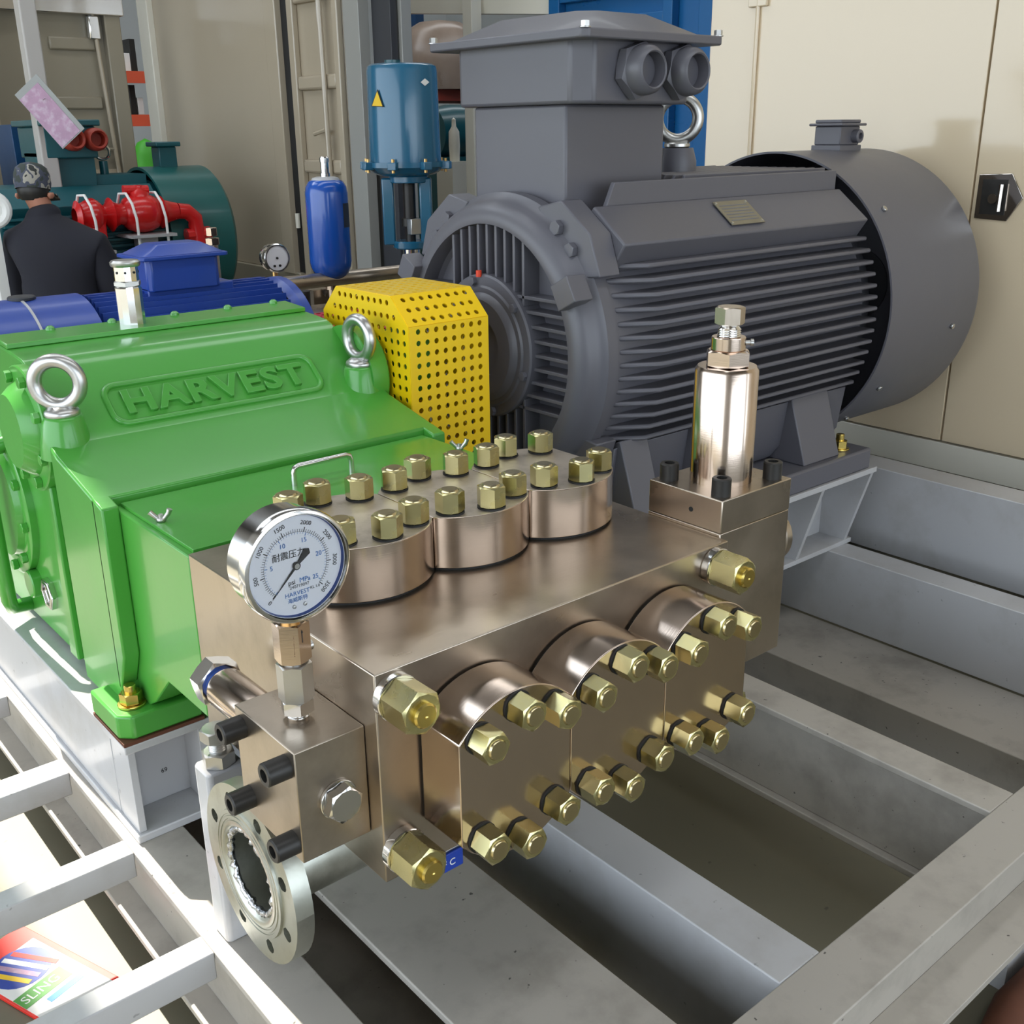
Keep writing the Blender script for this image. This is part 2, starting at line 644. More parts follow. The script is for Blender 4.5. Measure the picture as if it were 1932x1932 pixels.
skid = thing('skid_frame', 'welded light grey steel skid frame of long beams under the pump', 'frame', (0.3, 0.3, ZB))
part('i_beam', ibeam(MB(), -0.066, 0.021, -0.192, 1.8, ZB, ZS), 'skid_top', skid, 0.002)
part('i_beam', ibeam(MB(), 0.104, 0.316, -0.192, 1.8, ZB, ZS), 'skid_top', skid, 0.002)
part('box_beam', MB().box(0.466, 0.5535, -0.192, 1.8, ZB, ZS), 'skid', skid, 0.002)
part('i_beam', ibeam(MB(), 1.0245, 1.104, -0.192, 1.8, ZB, ZS, wx=1.046), 'skid_top', skid, 0.002)
part('front_beam', MB().box(-0.2, 2.6, -0.2755, -0.192, ZB, ZS), 'skid_top', skid, 0.002)
part('front_ledge', MB().box(-0.2, 2.6, -0.339, -0.2755, -0.612, -0.60), 'skid_top', skid, 0.001)
part('low_beam', MB().box(1.547, 1.805, -0.192, 2.4, ZF + 0.001, -0.744), 'skid_top', skid, 0.002)
part('motor_beam', MB().box(1.805, 1.888, -0.192, 2.4, ZB, -0.5418), 'skid', skid, 0.002)
part('end_beam', MB().box(2.0324, 2.131, -0.192, 2.4, -0.6, -0.366), 'skid', skid, 0.002)
for y0, y1 in ((0.345, 0.387), (0.625, 0.668), (0.915, 0.972), (1.27, 1.33)):
    part('cross_tube', MB().box(-1.3, -0.066, y0, y1, ZS - 0.045, ZS - 0.0005), 'skid', skid, 0.002)
part('outer_beam', ibeam(MB(), -1.38, -1.3, -0.2, 1.8, ZB, ZS), 'skid', skid, 0.002)
# packing blocks that carry the skid
for x in (-0.02, 0.21, 0.51, 1.06):
    for y in (-0.23, 1.7):
        part('packing_block', MB().box(x - 0.035, x + 0.035, y - 0.03, y + 0.03, ZF, ZB), 'skid', skid)

# pump stand: beam along the crankcase with an open end under the front foot
st = thing('pump_stand', 'white welded I-section stand under the green crankcase foot', 'stand', (0.25, 0.9, ZS))
ZT = -0.362
part('top_plate', MB().box(-0.054, 0.60, 0.632, 1.6, ZT - 0.014, ZT), 'skid', st, 0.002)
part('bottom_plate', MB().box(-0.052, 0.60, 0.638, 1.6, ZS, ZS + 0.014), 'skid', st, 0.002)
part('web', MB().box(-0.045, 0.60, 0.712, 0.724, ZS + 0.014, ZT - 0.014), 'skid', st, 0.001)
part('side_plate', MB().prism([(0.724, ZS + .014), (1.6, ZS + .014), (1.6, ZT - .014), (0.724, ZT - .014)], 'x', -0.046, -0.034), 'skid', st, 0.001)
for x in (-0.046, 0.068, 0.19, 0.32, 0.45, 0.588):
    part('stiffener', MB().prism([(0.712, ZS + .014), (0.712, ZT - .014), (0.650, ZT - .014), (0.646, ZS + .014)], 'x', x, x + 0.012), 'skid', st, 0.001)
num = join_meshes([(textmesh('69', 0.011, 'ink', 0.0002), Matrix.Translation((0.028, 0.7115, -0.475)) @ Matrix.Rotation(rad(90), 4, 'X'))], 'painted_number', 'ink')
link('painted_number', num, st)

# ------------------------------------------------------------------ fluid end block with its valve covers
fe = thing('fluid_end_block', 'brushed steel pump block with six bolted round covers', 'pump block', (0.275, 0.2, -0.25))
part('body', MB().box(0, 0.55, 0, 0.431, -0.25, 0), 'steel', fe, 0.0016)
RC, FL, HC = 0.0972, 0.0762, 0.0665


def dprof(R, F, n=20):
    t0 = math.acos(F / R)
    p = [(R * math.cos(t), R * math.sin(t)) for t in np.linspace(t0, math.pi - t0, n)]
    return p + [(R * math.cos(t), R * math.sin(t)) for t in np.linspace(math.pi + t0, 2 * math.pi - t0, n)]


cover_me = MB().prism(dprof(RC, FL), 'z', 0.0035, 0.0035 + HC).mesh('valve_cover', 'steel_polished', 40)
cover_me.materials.append(MATS['steel_matte'])
for p_ in cover_me.polygons:
    if p_.normal.z > .9:
        p_.material_index = 1
cover_front_me = MB().prism(dprof(RC, FL), 'z', 0.0035, 0.0035 + HC).mesh('valve_cover', 'steel_polished', 40)
gask_me = MB().prism(dprof(RC - .004, FL - .003), 'z', 0, 0.004).mesh('gasket', 'rubber')
nut_me = nutmesh(0.0315, 0.026, 'brass_nut')
stud_me = MB().lathe([(0.0, 0.0114), (0.0285, 0.0114), (0.0305, 0.0100), (0.0305, 0.0)], 'z', 0, 0, 20).mesh('stud', 'stud')
ring_me = MB().cyl('z', 0, 0, 0.0178, -0.001, 0.0022, 24).mesh('washer', 'rubber')


def valve_cover(loc, rot, me_):
    c = link('valve_cover', me_, fe, loc, rot)
    bev(c, 0.0012)
    WL[c] = Vector((0, 0, 0))
    g = link('gasket', gask_me, c, (0, 0, 0))
    for a in (50, 90, 130, 230, 270, 310):
        p = (0.0778 * math.cos(rad(a)), 0.0778 * math.sin(rad(a)), 0.0035 + HC)
        sp = random.uniform(0, 1.05)
        link('washer', ring_me, c, p)
        link('nut', nut_me, c, (p[0], p[1], p[2] + .0022), Matrix.Rotation(sp, 3, 'Z'))
        link('stud', stud_me, c, (p[0], p[1], p[2]))
    return c


for i in range(3):
    valve_cover((0.1265 + 0.1535 * i, 0.234, 0), Matrix.Identity(3), cover_me)
for i in range(3):
    valve_cover((0.1265 + 0.1535 * i, 0.0, -0.1295), DIRS['-y'], cover_front_me)
bw = MB().lathe([(0, 0), (0, .0245), (.001, .0255), (.010, .0255), (.011, .0245), (.011, 0)], 'z').mesh('washer', 'chrome')
bn = nutmesh(0.043, 0.041, 'brass_nut')
bs = MB().lathe([(0, .0135), (.0165, .0135), (.0185, .0115), (.0185, .0022), (.0165, 0.0)], 'z', 0, 0, 24).mesh('stud', 'gold_nut')
for x, z in ((0.0215, -0.029), (0.0215, -0.2135), (0.5215, -0.027), (0.5215, -0.2135)):
    inst('corner_washer', bw, fe, (x, 0, z), '-y')
    inst('corner_nut', bn, fe, (x, -.0105, z), '-y', random.uniform(0, 1))
    inst('corner_stud', bs, fe, (x, -.0395, z), '-y')

# ------------------------------------------------------------------ gauge manifold
gmf = thing('gauge_manifold', 'small steel cube block bolted on near end of pump block', 'manifold', (-0.041, 0.088, -0.197))
part('body', MB().box(-0.082, -0.0005, 0.024, 0.152, -0.197, -0.067), 'steel', gmf, 0.0012)
for y, z in ((0.137, -0.087), (0.041, -0.089), (0.133, -0.172), (0.039, -0.178)):
    inst('socket_screw', socketmesh(0.0128, 0.026), gmf, (-0.082, y, z), '-x')
pw = MB().cyl('z', 0, 0, 0.0215, 0, 0.004, 32, .0006).mesh('plug_flange', 'chrome')
inst('plug_flange', pw, gmf, (-0.0375, 0.024, -0.138), '-y')
inst('plug', nutmesh(0.036, 0.014, 'chrome'), gmf, (-0.0375, 0.020, -0.138), '-y', 0.25)
part('return_fitting', MB().lathe([(0.152, 0), (0.152, .0245), (0.236, .0245), (0.241, .0225), (0.241, 0)], 'y', -0.094, -0.052, 40), 'steel_polished', gmf)
part('blue_ring', MB().cyl('y', -0.094, -0.052, 0.0205, 0.24, 0.25), 'blue_ring', gmf)
inst('cap_nut', nutmesh(0.051, 0.026, 'chrome'), gmf, (-0.052, 0.248, -0.094), 'y', 0.3)

# ------------------------------------------------------------------ pressure gauge
GXc, GYc, GZb = -0.0412, 0.0863, -0.067
pg = thing('pressure_gauge', 'round chrome pressure gauge with white dial on hex stem', 'gauge', (GXc, GYc, GZb))
part('thread', MB().lathe([(GZb - .002, 0), (GZb - .002, .0095)] + [(GZb + z, r) for z, r in ((0, .0105), (.0015, .0118), (.003, .0105), (.0045, .0118), (.006, .0105))] + [(GZb + .007, 0)], 'z', GXc, GYc), 'chrome', pg)
inst('stem_nut', nutmesh(0.031, 0.016, 'chrome'), pg, (GXc, GYc, GZb + .006), 'z', 0.2)
inst('stem_body', nutmesh(0.0325, 0.042, 'zinc'), pg, (GXc, GYc, GZb + .021), 'z', 0.42)
part('stem_neck', MB().cyl('z', GXc, GYc, 0.0105, GZb + .06, GZb + .07), 'chrome', pg)
vb = inst('snubber_body', nutmesh(0.033, 0.044, 'steel_polished'), pg, (GXc, GYc, GZb + .066), 'z', 0.42)
part('snubber_screw', MB().cyl('x', GYc - .004, GZb + .078, .0055, GXc + .012, GXc + .0205, 16, .001), 'zinc', pg)
part('brass_neck', MB().cyl('z', GXc, GYc, 0.0098, GZb + .11, GZb + .127), 'brass', pg)
GZ = GZb + 0.1768
GY1, GY0 = GYc + 0.018, GYc - 0.030   # back, front
RG = 0.0585
part('case', MB().lathe([(GY1, 0), (GY1, .050), (GY1 - .003, .0535), (GY1 - .004, .0545), (GY0 + .014, .0545), (GY0 + .014, RG - .001), (GY0 + .0125, RG), (GY0 + .004, RG), (GY0 + .001, RG - .0012), (GY0, RG - .0035), (GY0, .0535), (GY0 + .003, .0525), (GY0 + .009, .0515), (GY0 + .009, 0)], 'y', GZ, GXc, 96), 'chrome', pg, sharp=30)
part('dial_face', MB().cyl('y', GZ, GXc, 0.0512, GY0 + .0075, GY0 + .009, 96), 'dial', pg)
part('dial_rim', MB().lathe([(GY0 + .0075, .0512), (GY0 + .0040, .0522)], 'y', GZ, GXc, 96), 'blue_ring', pg)


def dial_xf(ang, r, yoff=0.0072, roll=0.0):
    """point on the dial at angle (deg, ccw seen from the front) and radius; text faces -y"""
    return Matrix.Translation((GXc + r * math.cos(rad(ang)), GY0 + yoff, GZ + r * math.sin(rad(ang)))) @ Matrix.Rotation(rad(90), 4, 'X') @ Matrix.Rotation(roll, 4, 'Z')


A0, A1 = 225.0, -45.0
tk = MB()


def tick(mb, ang, r0_, r1_, w_):
    s0 = len(mb.v)
    mb.box(r0_, r1_, -w_ / 2, w_ / 2, -0.0001, 0.0001)
    mb.xf(dial_xf(0, 0) @ Matrix.Rotation(rad(ang), 4, 'Z'), s0)


for i in range(71):
    big = i % 10 == 0
    tick(tk, A0 + (A1 - A0) * i / 70, 0.0345, 0.0392 if big else (0.038 if i % 5 == 0 else 0.0372), 0.0009 if big else 0.0004)
part('black_scale', tk, 'ink', pg)
tk = MB()
for i in range(51):
    big = i % 10 == 0
    tick(tk, A0 + (A1 - A0) * i / 51, 0.0308 if big else 0.0322, 0.034, 0.0007 if big else 0.0003)
part('blue_scale', tk, 'ink_blue', pg)
arc = MB()
arc.lathe([(GY0 + .00725, .0342), (GY0 + .00725, .0346)], 'y', GZ, GXc, 72, ang=(rad(-135), rad(135)))
part('scale_circle', arc, 'ink_grey', pg)
it = []
for i in range(8):
    an = A0 + (A1 - A0) * i / 7
    it.append((textmesh(str(i * 500), 0.0062, 'ink', 0.0001), dial_xf(an, 0.0435, 0.007, rad(an - 90))))
it.append((textmesh('psi', 0.0072, 'ink', 0.0001), dial_xf(0, 0, 0.007) @ Matrix.Translation((-0.006, -0.0165, 0))))
it.append((textmesh('KL 1.0', 0.0042, 'ink', 0.0001), dial_xf(0, 0, 0.007) @ Matrix.Translation((0.019, -0.0275, 0))))
it.append((textmesh('耐震压力', 0.0090, 'ink', 0.0001), dial_xf(0, 0, 0.007) @ Matrix.Translation((-0.007, 0.0125, 0))))
link('black_print', join_meshes(it, 'black_print', 'ink'), pg)
it = []
for i, tx in enumerate(('', '5', '10', '15', '20', '25')):
    an = A0 + (A1 - A0) * i * 10 / 51
    if tx:
        it.append((textmesh(tx, 0.0068, 'ink_blue', 0.0001), dial_xf(an, 0.0265, 0.007)))
it.append((textmesh('MPa', 0.0072, 'ink_blue', 0.0001), dial_xf(0, 0, 0.007) @ Matrix.Translation((0.0085, -0.0165, 0))))
it.append((textmesh('HARVEST', 0.0064, 'ink_blue', 0.0001, spacing=1.05), dial_xf(0, 0, 0.007) @ Matrix.Translation((-0.001, -0.029, 0))))
it.append((textmesh('海威斯特', 0.0056, 'ink_blue', 0.0001), dial_xf(0, 0, 0.007) @ Matrix.Translation((-0.001, -0.0355, 0))))
link('blue_print', join_meshes(it, 'blue_print', 'ink_blue'), pg)
link('serial_print', join_meshes([(textmesh('240719097', 0.0048, 'ink_grey', 0.0001), dial_xf(0, 0, 0.007) @ Matrix.Translation((0.002, -0.0218, 0)))], 'serial_print', 'ink_grey'), pg)
nd = MB().prism([(-.0405, 0), (0, -.0011), (0.004, -.0016), (.018, -.0042), (.021, 0), (.018, .0042), (.004, .0016), (0, .0011)], 'z', 0, 0.0006)
nd.cyl('z', 0, 0, .0042, 0, .0009, 24)
nd.xf(Matrix.Translation((GXc, GY0 + .0062, GZ)) @ Matrix.Rotation(rad(90), 4, 'X') @ Matrix.Rotation(rad(225 - 180), 4, 'Z'))
part('needle', nd, 'ink', pg)
part('needle_cap', MB().cyl('y', GZ, GXc, .0028, GY0 + .0045, GY0 + .006, 20), 'zinc', pg)
for dx in (-.0055, .0065):
    part('dial_screw', MB().lathe([(GY0 + .0072, .0022), (GY0 + .0060, .0017), (GY0 + .0056, 0)], 'y', GZ - .0425, GXc + dx, 16), 'zinc', pg)
part('glass', MB().cyl('y', GZ, GXc, .0522, GY0 + .0022, GY0 + .0032, 64), 'glass', pg)
# laser marking of the snubber
mk = []
hexd = rad(24.0 + 240.0)
fa = 0.42 + math.radians(210 + 30)
nv = Vector((math.cos(fa), math.sin(fa), 0))
Rm = Matrix((Vector((-nv.y, nv.x, 0)), Vector((0, 0, 1)), nv)).transposed().to_4x4()
for tx, dx in (('ID: M20X1.5(F)', -.0035), ('OD: M20X1.5(M)', .0), ):
    mk.append((textmesh(tx, 0.0036, 'rust', 0.0001), Matrix.Translation(Vector((GXc, GYc, GZb + .088)) + nv * .0166) @ Rm @ Matrix.Translation((dx, 0, 0)) @ Matrix.Rotation(rad(-90), 4, 'Z')))
link('laser_marking', join_meshes(mk, 'laser_marking', 'rust'), pg)
ar = MB().prism([(-.0004, -.007), (.0004, -.007), (.0004, .004), (.0012, .004), (0, .0075), (-.0012, .004), (-.0004, .004)], 'z', 0, .0002)
ar.xf(Matrix.Translation(Vector((GXc, GYc, GZb + .097)) + nv * .0166) @ Rm @ Matrix.Translation((.005, 0, 0)))
part('arrow_mark', ar, 'ink', pg)

# ------------------------------------------------------------------ discharge block and relief valve
db = thing('discharge_block', 'dark steel block bolted to far end of the pump block', 'manifold', (0.626, 0.078, -0.21))
part('body', MB().box(0.5505, 0.70, 0.0145, 0.142, -0.21, 0.004), 'steel', db, 0.0012)
part('round_cap', MB().cyl('x', 0.055, -0.045, 0.042, 0.70, 0.715, 40, .002), 'steel', db)
for z in (-.105, -.175):
    inst('socket_screw', socketmesh(0.0125, 0.013), db, (0.70, 0.036, z), 'x')
rv = thing('relief_valve', 'upright polished cylindrical relief valve on square steel plate', 'valve', (0.6255, 0.078, 0.004))
part('base_plate', MB().box(0.551, 0.70, 0.014, 0.142, 0.0045, 0.05), 'steel', rv, 0.0014)
part('pilot_hole', MB().cyl('x', 0.066, 0.026, 0.0035, 0.5505, 0.556), 'dark', rv)
for x, y in ((0.571, 0.033), (0.571, 0.124), (0.681, 0.033), (0.681, 0.124)):
    inst('socket_screw', socketmesh(0.0130, 0.024), rv, (x, y, 0.05))
part('body', MB().lathe([(.05, 0), (.05, .0425), (.204, .0425), (.209, .039), (.209, 0)], 'z', 0.6255, 0.078, 64), 'steel_polished', rv)
inst('lock_nut', nutmesh(0.0535, 0.022, 'steel_polished'), rv, (0.6255, 0.078, 0.2085), 'z', 0.75)
part('collar', MB().cyl('z', 0.6255, 0.078, 0.0228, 0.2305, 0.2475, 40, .0008), 'steel_polished', rv)
p0 = Vector((0.6255, 0.078, 0.239)) + Vector((0.765, -0.644, 0)) * 0.021
part('grub_screw', MB().cyl('z', 0, 0, .0028, 0, .008, 12).cyl('z', 0, 0, .0048, .008, .012, 12).xf(Matrix.Translation(p0) @ Vector((0.765, -0.644, 0)).to_track_quat('Z', 'Y').to_matrix().to_4x4()), 'zinc', rv)
pr_ = [(.245, 0)] + [(.247 + i * .0015, .0158 if i % 2 else .0145) for i in range(9)] + [(.262, .0125), (.266, .0125), (.266, 0)]
part('threaded_rod', MB().lathe(pr_, 'z', 0.6255, 0.078, 32), 'chrome', rv, sharp=60)
inst('hex_head', nutmesh(0.0345, 0.0235, 'steel'), rv, (0.6255, 0.078, 0.2635), 'z', 0.35)

# ------------------------------------------------------------------ suction pipe with flange
FX, FY, FZ = -0.074, 0.180, -0.306
sp = thing('suction_pipe', 'galvanised pipe below the block ending in eight-hole flange', 'pipe', (FX, FY, -0.416))
# flange with real holes: ring sectors around each hole
fl = MB()
nh, Rf, Rb, rh, bore = 8, 0.110, 0.090, 0.009, 0.053


def flange_plate(mb, x0, x1):
    """annulus from radius 0.079 to Rf with round holes"""
    ri = 0.078
    for k in range(nh):
        ta, tb = 2 * math.pi * k / nh, 2 * math.pi * (k + 1) / nh
        tm = (ta + tb) / 2
        outer = [(Rf * math.cos(t), Rf * math.sin(t)) for t in np.linspace(ta, tb, 7)]
        inner = [(ri * math.cos(t), ri * math.sin(t)) for t in np.linspace(tb, ta, 5)]
        border = outer + inner
        hc = (Rb * math.cos(tm), Rb * math.sin(tm))
        # hole vertices matched to border by angle about the hole centre
        hol = []
        for b_ in border:
            g = math.atan2(b_[1] - hc[1], b_[0] - hc[0])
            hol.append((hc[0] + rh * math.cos(g), hc[1] + rh * math.sin(g)))
        n = len(border)
        vs = []
        for x in (x0, x1):
            vs += [(x, FY + p[0], FZ + p[1]) for p in border] + [(x, FY + p[0], FZ + p[1]) for p in hol]
        fs = []
        for i in range(n):
            j = (i + 1) % n
            fs.append((i, j, n + j, n + i))
            fs.append((2 * n + i, 3 * n + i, 3 * n + j, 2 * n + j))
            fs.append((n + i, n + j, 3 * n + j, 3 * n + i))
            if i < 6:
                fs.append((i, 2 * n + i, 2 * n + j, j))
        mb.add(vs, fs)


flange_plate(fl, FX, FX + 0.022)
part('flange', fl, 'galv', sp, sharp=30)
rf = [(FX + .022, bore), (FX + .022, .079), (FX, .079), (FX - .003, .0785), (FX - .003, .074), (FX - .002, .0735), (FX - .002, .0715), (FX - .003, .071), (FX - .003, .068), (FX - .002, .0675), (FX - .002, .0655), (FX - .003, .065), (FX - .003, .060), (FX - .001, .0575), (FX + .004, bore)]
part('raised_face', MB().lathe(rf, 'x', FY, FZ, 64, closed=True), 'galv', sp, sharp=40)
wl = []
rg = random.Random(3)
for i in range(72):
    t = 2 * math.pi * i / 72
    wl.append((FX + .003 + rg.uniform(-.001, .002), FY + (bore - .0005) * math.cos(t), FZ + (bore - .0005) * math.sin(t)))
part('weld_bead', MB().tube(wl, [rg.uniform(.0028, .0058) for _ in wl], 8, True), 'weld', sp, sharp=80)
part('pipe', MB().lathe([(FX + .006, .0535), (FX + .006, .050), (0.62, .050), (0.62, .0535)], 'x', FY, FZ, 48, closed=True), 'galv', sp)
part('blind_cap', MB().cyl('x', FY, FZ, .0535, 0.62, 0.626, 48), 'galv', sp)
for x in (0.1265, 0.28, 0.4335):
    part('inlet_stub', MB().cyl('z', x, FY, .03, FZ + .03, -.2502), 'galv', sp)

# jack post beside the flange
jp = thing('jack_post', 'white square post topped with hex jacking bolt beside flange', 'post', (-0.02, 0.37, ZS))
part('post', MB().prism([(-.045, .350), (-.040, .345), (.004, .345), (.009, .350), (.009, .385), (.004, .390), (-.040, .390), (-.045, .385)], 'z', ZS, -0.272), 'skid', jp, .003)
inst('lock_nut', nutmesh(0.038, 0.020, 'zinc'), jp, (-0.018, 0.367, -0.272), 'z', 0.3)
part('screw', MB().lathe([(-.255, 0), (-.255, .0115)] + [(-.252 + i * .0016, .0115 if i % 2 else .0103) for i in range(11)] + [(-.2345, 0)], 'z', -.018, .367, 20), 'zinc', jp, sharp=60)
inst('bolt_head', nutmesh(0.036, 0.017, 'zinc'), jp, (-0.018, 0.367, -0.236), 'z', 0.7)

# ball valve under the block
bv = thing('ball_valve', 'small ball valve with blue sleeved lever beneath the pump block', 'valve', (0.12, 0.02, -0.29))
part('lever', MB().box(0.058, 0.122, 0.012, 0.030, -0.2635, -0.2605), 'zinc', bv, .0006)
part('sleeve', MB().box(0.058, 0.110, 0.0085, 0.0135, -0.2865, -0.2625), 'blue_tag', bv, .0015)
link('sleeve_print', join_meshes([(textmesh('.F C', 0.0125, 'white', 0.0002), Matrix.Translation((0.088, 0.0082, -0.2755)) @ Matrix.Rotation(rad(90), 4, 'X'))], 'sleeve_print', 'white'), bv)
part('stem', MB().cyl('z', 0.113, 0.021, .0055, -.2605, -.2502), 'zinc', bv)
part('body', MB().lathe([(0.105, 0), (0.105, .008), (0.128, .008), (0.128, 0)], 'x', 0.028, -.274, 16), 'rust', bv)


# ------------------------------------------------------------------ green crankcase
cc = thing('crankcase', 'bright green painted pump crankcase with raised name plate and two lifting eyes', 'crankcase', (0.28, 0.95, -0.362))
part('distance_piece', MB().prism([(.4318, -.004), (.69, -.004), (.69, -.34), (.625, -.30), (.56, -.24), (.4318, -.24)], 'x', 0.0, 0.56), 'green', cc, .002)
part('lid', MB().box(.010, .552, .4375, .684, -.004, .0012), 'green', cc, .0006)
body_prof = [(.69, -.35), (.69, .010), (.835, .044), (.858, .053), (.876, .066), (.975, .149), (.99, .159), (1.01, .1655), (1.05, .169), (1.168, .176),
             (1.172, .165), (1.30, .07), (1.40, -.1), (1.42, -.25), (1.40, -.35)]
rear_prof = [(.84, -.35), (.84, .045), (.858, .0535)] + body_prof[4:]
part('housing', MB().prism(rear_prof, 'x', -.006, .566), 'green', cc, .003)
part('front_housing', MB().prism([(.69, -.345), (.69, .0112), (.835, .0446), (.862, .0555), (.862, -.345)], 'x', -.026, .586), 'green', cc, .004)
for x0, x1 in ((-.026, 0.0), (.56, .586)):
    part('end_pillar', MB().prism([(.662, -.232), (.662, .0046), (.70, .0135), (.70, -.31)], 'x', x0, x1), 'green', cc, .003)
part('back_cover', MB().prism([(1.085, .1715), (1.165, .1765), (1.165, .1845), (1.085, .180)], 'x', -.004, .563), 'green', cc, .0015)
for x in (-.02, .0914, .2016, .3217, .4304, .5301):
    if x > 0:
        part('cover_bolt', MB().lathe([(.183, .0085), (.188, .0075), (.191, .004), (.1915, 0)], 'z', x, 1.155, 16), 'green', cc)
# name plate with raised border and letters on the sloping face
ev = Vector((0, .099, .083)).normalized()
nn = Vector((0, -ev.z, ev.y))
pc = Vector((.2815, .906, .066 + (.906 - .876) * .083 / .099))
PM = Matrix((Vector((1, 0, 0)), ev, nn)).transposed().to_4x4()
PM.translation = pc
hw, hh, rr_ = .192, .040, .022
path = []
for cx, cy, a in ((hw - rr_, hh - rr_, 0), (-hw + rr_, hh - rr_, 90), (-hw + rr_, -hh + rr_, 180), (hw - rr_, -hh + rr_, 270)):
    for k in range(7):
        t = rad(a + 15 * k)
        path.append(PM @ Vector((cx + rr_ * math.cos(t), cy + rr_ * math.sin(t), 0.0)))
bd = MB().tube(path, .0058, 10, True)
part('plate_border', bd, 'green', cc, sharp=70)
tm = textmesh('HARVEST', .074, 'green', .004, bevel=.0012, spacing=1.12, offset=.0016, name='raised_lettering')
xs = [v.co.x for v in tm.vertices]
ys = [v.co.y for v in tm.vertices]
sx, sy = .335 / (max(xs) - min(xs)), .050 / (max(ys) - min(ys))
cxm, cym = (max(xs) + min(xs)) / 2, (max(ys) + min(ys)) / 2
for v in tm.vertices:
    v.co = PM @ Vector(((v.co.x - cxm) * sx, (v.co.y - cym) * sy, v.co.z + .001))
link('raised_lettering', tm, cc)
# lifting eyes on bosses
for x, y, na in ((.0085, .886, -128), (.556, .882, -176)):
    b = part('lifting_boss', MB().lathe([(.03, .041), (.052, .0385), (.09, .0305), (.0945, .0285), (.0955, .026), (.0955, 0)], 'z', x, y, 32), 'green', cc, sharp=60)
    part('eye_collar', MB().lathe([(.0955, 0), (.0955, .0265), (.0985, .0275), (.1035, .026), (.110, .018), (.112, 0)], 'z', x, y, 32), 'zinc', b, sharp=60)
    part('lifting_eye', MB().torus((x, y, .0955 + .0505), (math.cos(rad(na)), math.sin(rad(na)), 0), .0350, .0112, 48, 16), 'zinc', b)
# bearing covers on the near end
cv = part('pinion_cover', MB().lathe([(-.005, .104), (-.020, .104), (-.022, .102), (-.022, .078), (-.030, .074), (-.046, .060), (-.046, 0)], 'x', .985, .058, 48), 'green', cc)
for k in range(8):
    a = rad(22 + 45 * k)
    hexbolt('cover_bolt', cv, (-.022, .985 + .089 * math.cos(a), .058 + .089 * math.sin(a)), '-x', .017, .010, 'green')
cv = part('crank_cover', MB().lathe([(-.005, .142), (-.018, .142), (-.020, .139), (-.020, .11), (-.030, .104), (-.030, 0)], 'x', 1.215, -.122, 48), 'green', cc)
for k in range(10):
    a = rad(10 + 36 * k)
    hexbolt('cover_bolt', cv, (-.020, 1.215 + .125 * math.cos(a), -.122 + .125 * math.sin(a)), '-x', .017, .010, 'green')
part('oil_pipe', MB().tube([(-.006, 1.15, .0), (-.04, 1.15, -.005), (-.055, 1.155, -.03), (-.056, 1.16, -.12), (-.056, 1.16, -.23), (-.054, 1.165, -.30), (-.045, 1.19, -.325), (-.004, 1.21, -.335)], .0135, 14), 'green', cc, sharp=80)
part('drain_boss', MB().cyl('x', 1.13, -.265, .026, -.024, -.004, 24, .002), 'green', cc)
part('oil_sight', MB().lathe([(-.006, .030), (-.016, .030), (-.018, .028), (-.018, .021), (-.012, .020), (-.012, 0)], 'x', 1.055, -.262, 6), 'chrome', cc, .001)
part('end_rib', MB().prism([(.93, -.345), (.93, -.03), (.945, -.03), (.97, -.345)], 'x', -.016, -.004), 'green', cc, .003)
# feet
for x0, x1, s in ((-.054, .075, 1), (.485, .614, -1)):
    a_, b_ = (x0, x1) if s > 0 else (x1, x0)
    f_ = part('foot', MB().prism([(a_, .652), (a_ + s * .018, .634), (b_, .634), (b_, .76), (a_, .76)], 'z', -.3555, -.316), 'green', cc, .004)
    part('foot_shim', MB().box(min(a_, b_), max(a_, b_), .632, .76, -.3618, -.356), 'rust', f_)
    hexbolt('foot_bolt', f_, (a_ + s * .034, .672, -.316), 'z', .030, .018, 'gold_nut', washer=.004, stud=.012)
# lid handle and wing nuts
hp = [(.240, .583, .001), (.240, .583, .022), (.2425, .583, .0285), (.249, .583, .031), (.333, .583, .031), (.3395, .583, .0285), (.342, .583, .022), (.342, .583, .001)]
part('lid_handle', MB().tube(hp, .0043, 12), 'chrome', cc, sharp=80)
for x in (.0225, .5445):
    wn = MB().cyl('z', x, .567, .0062, .0012, .007, 16, .0008)
    wn.tube([(x + .003, .567 - .002, .005), (x + .009, .567 - .006, .013), (x + .011, .567 - .007, .019)], [.0036, .0036, .0042], 8)
    wn.tube([(x - .003, .567 + .002, .005), (x - .009, .567 + .006, .012), (x - .012, .567 + .008, .016)], [.0036, .0036, .0042], 8)
    wn.cyl('z', x, .567, .0035, .006, .012, 12)
    part('wing_nut', wn, 'zinc', cc, sharp=60)
# breather on the back cover
bx, by = .232, 1.135
br = part('breather', MB().lathe([(.179, 0), (.179, .0215), (.181, .0235), (.246, .0235), (.249, .0215), (.249, 0)], 'z', bx, by, 12), 'chrome', cc, sharp=20)
part('breather_ring', MB().nut(.043, .010).xf(Matrix.Translation((bx, by, .249))), 'zinc', br)
part('breather_head', MB().cyl('z', bx, by, .0212, .258, .284, 12), 'chrome', br, sharp=20)
part('breather_cap', MB().lathe([(.284, 0), (.284, .0245), (.287, .0265), (.292, .0265), (.295, .023), (.296, 0)], 'z', bx, by, 32), 'zinc', br)
for k in range(8):
    a = rad(20 + 45 * k)
    part('vent_hole', MB().cyl('z', 0, 0, .0022, -.001, .0006, 10).xf(Matrix.Translation((bx + .0212 * math.cos(a), by + .0212 * math.sin(a), .274)) @ Vector((math.cos(a), math.sin(a), 0)).to_track_quat('Z', 'X').to_matrix().to_4x4()), 'dark', br)
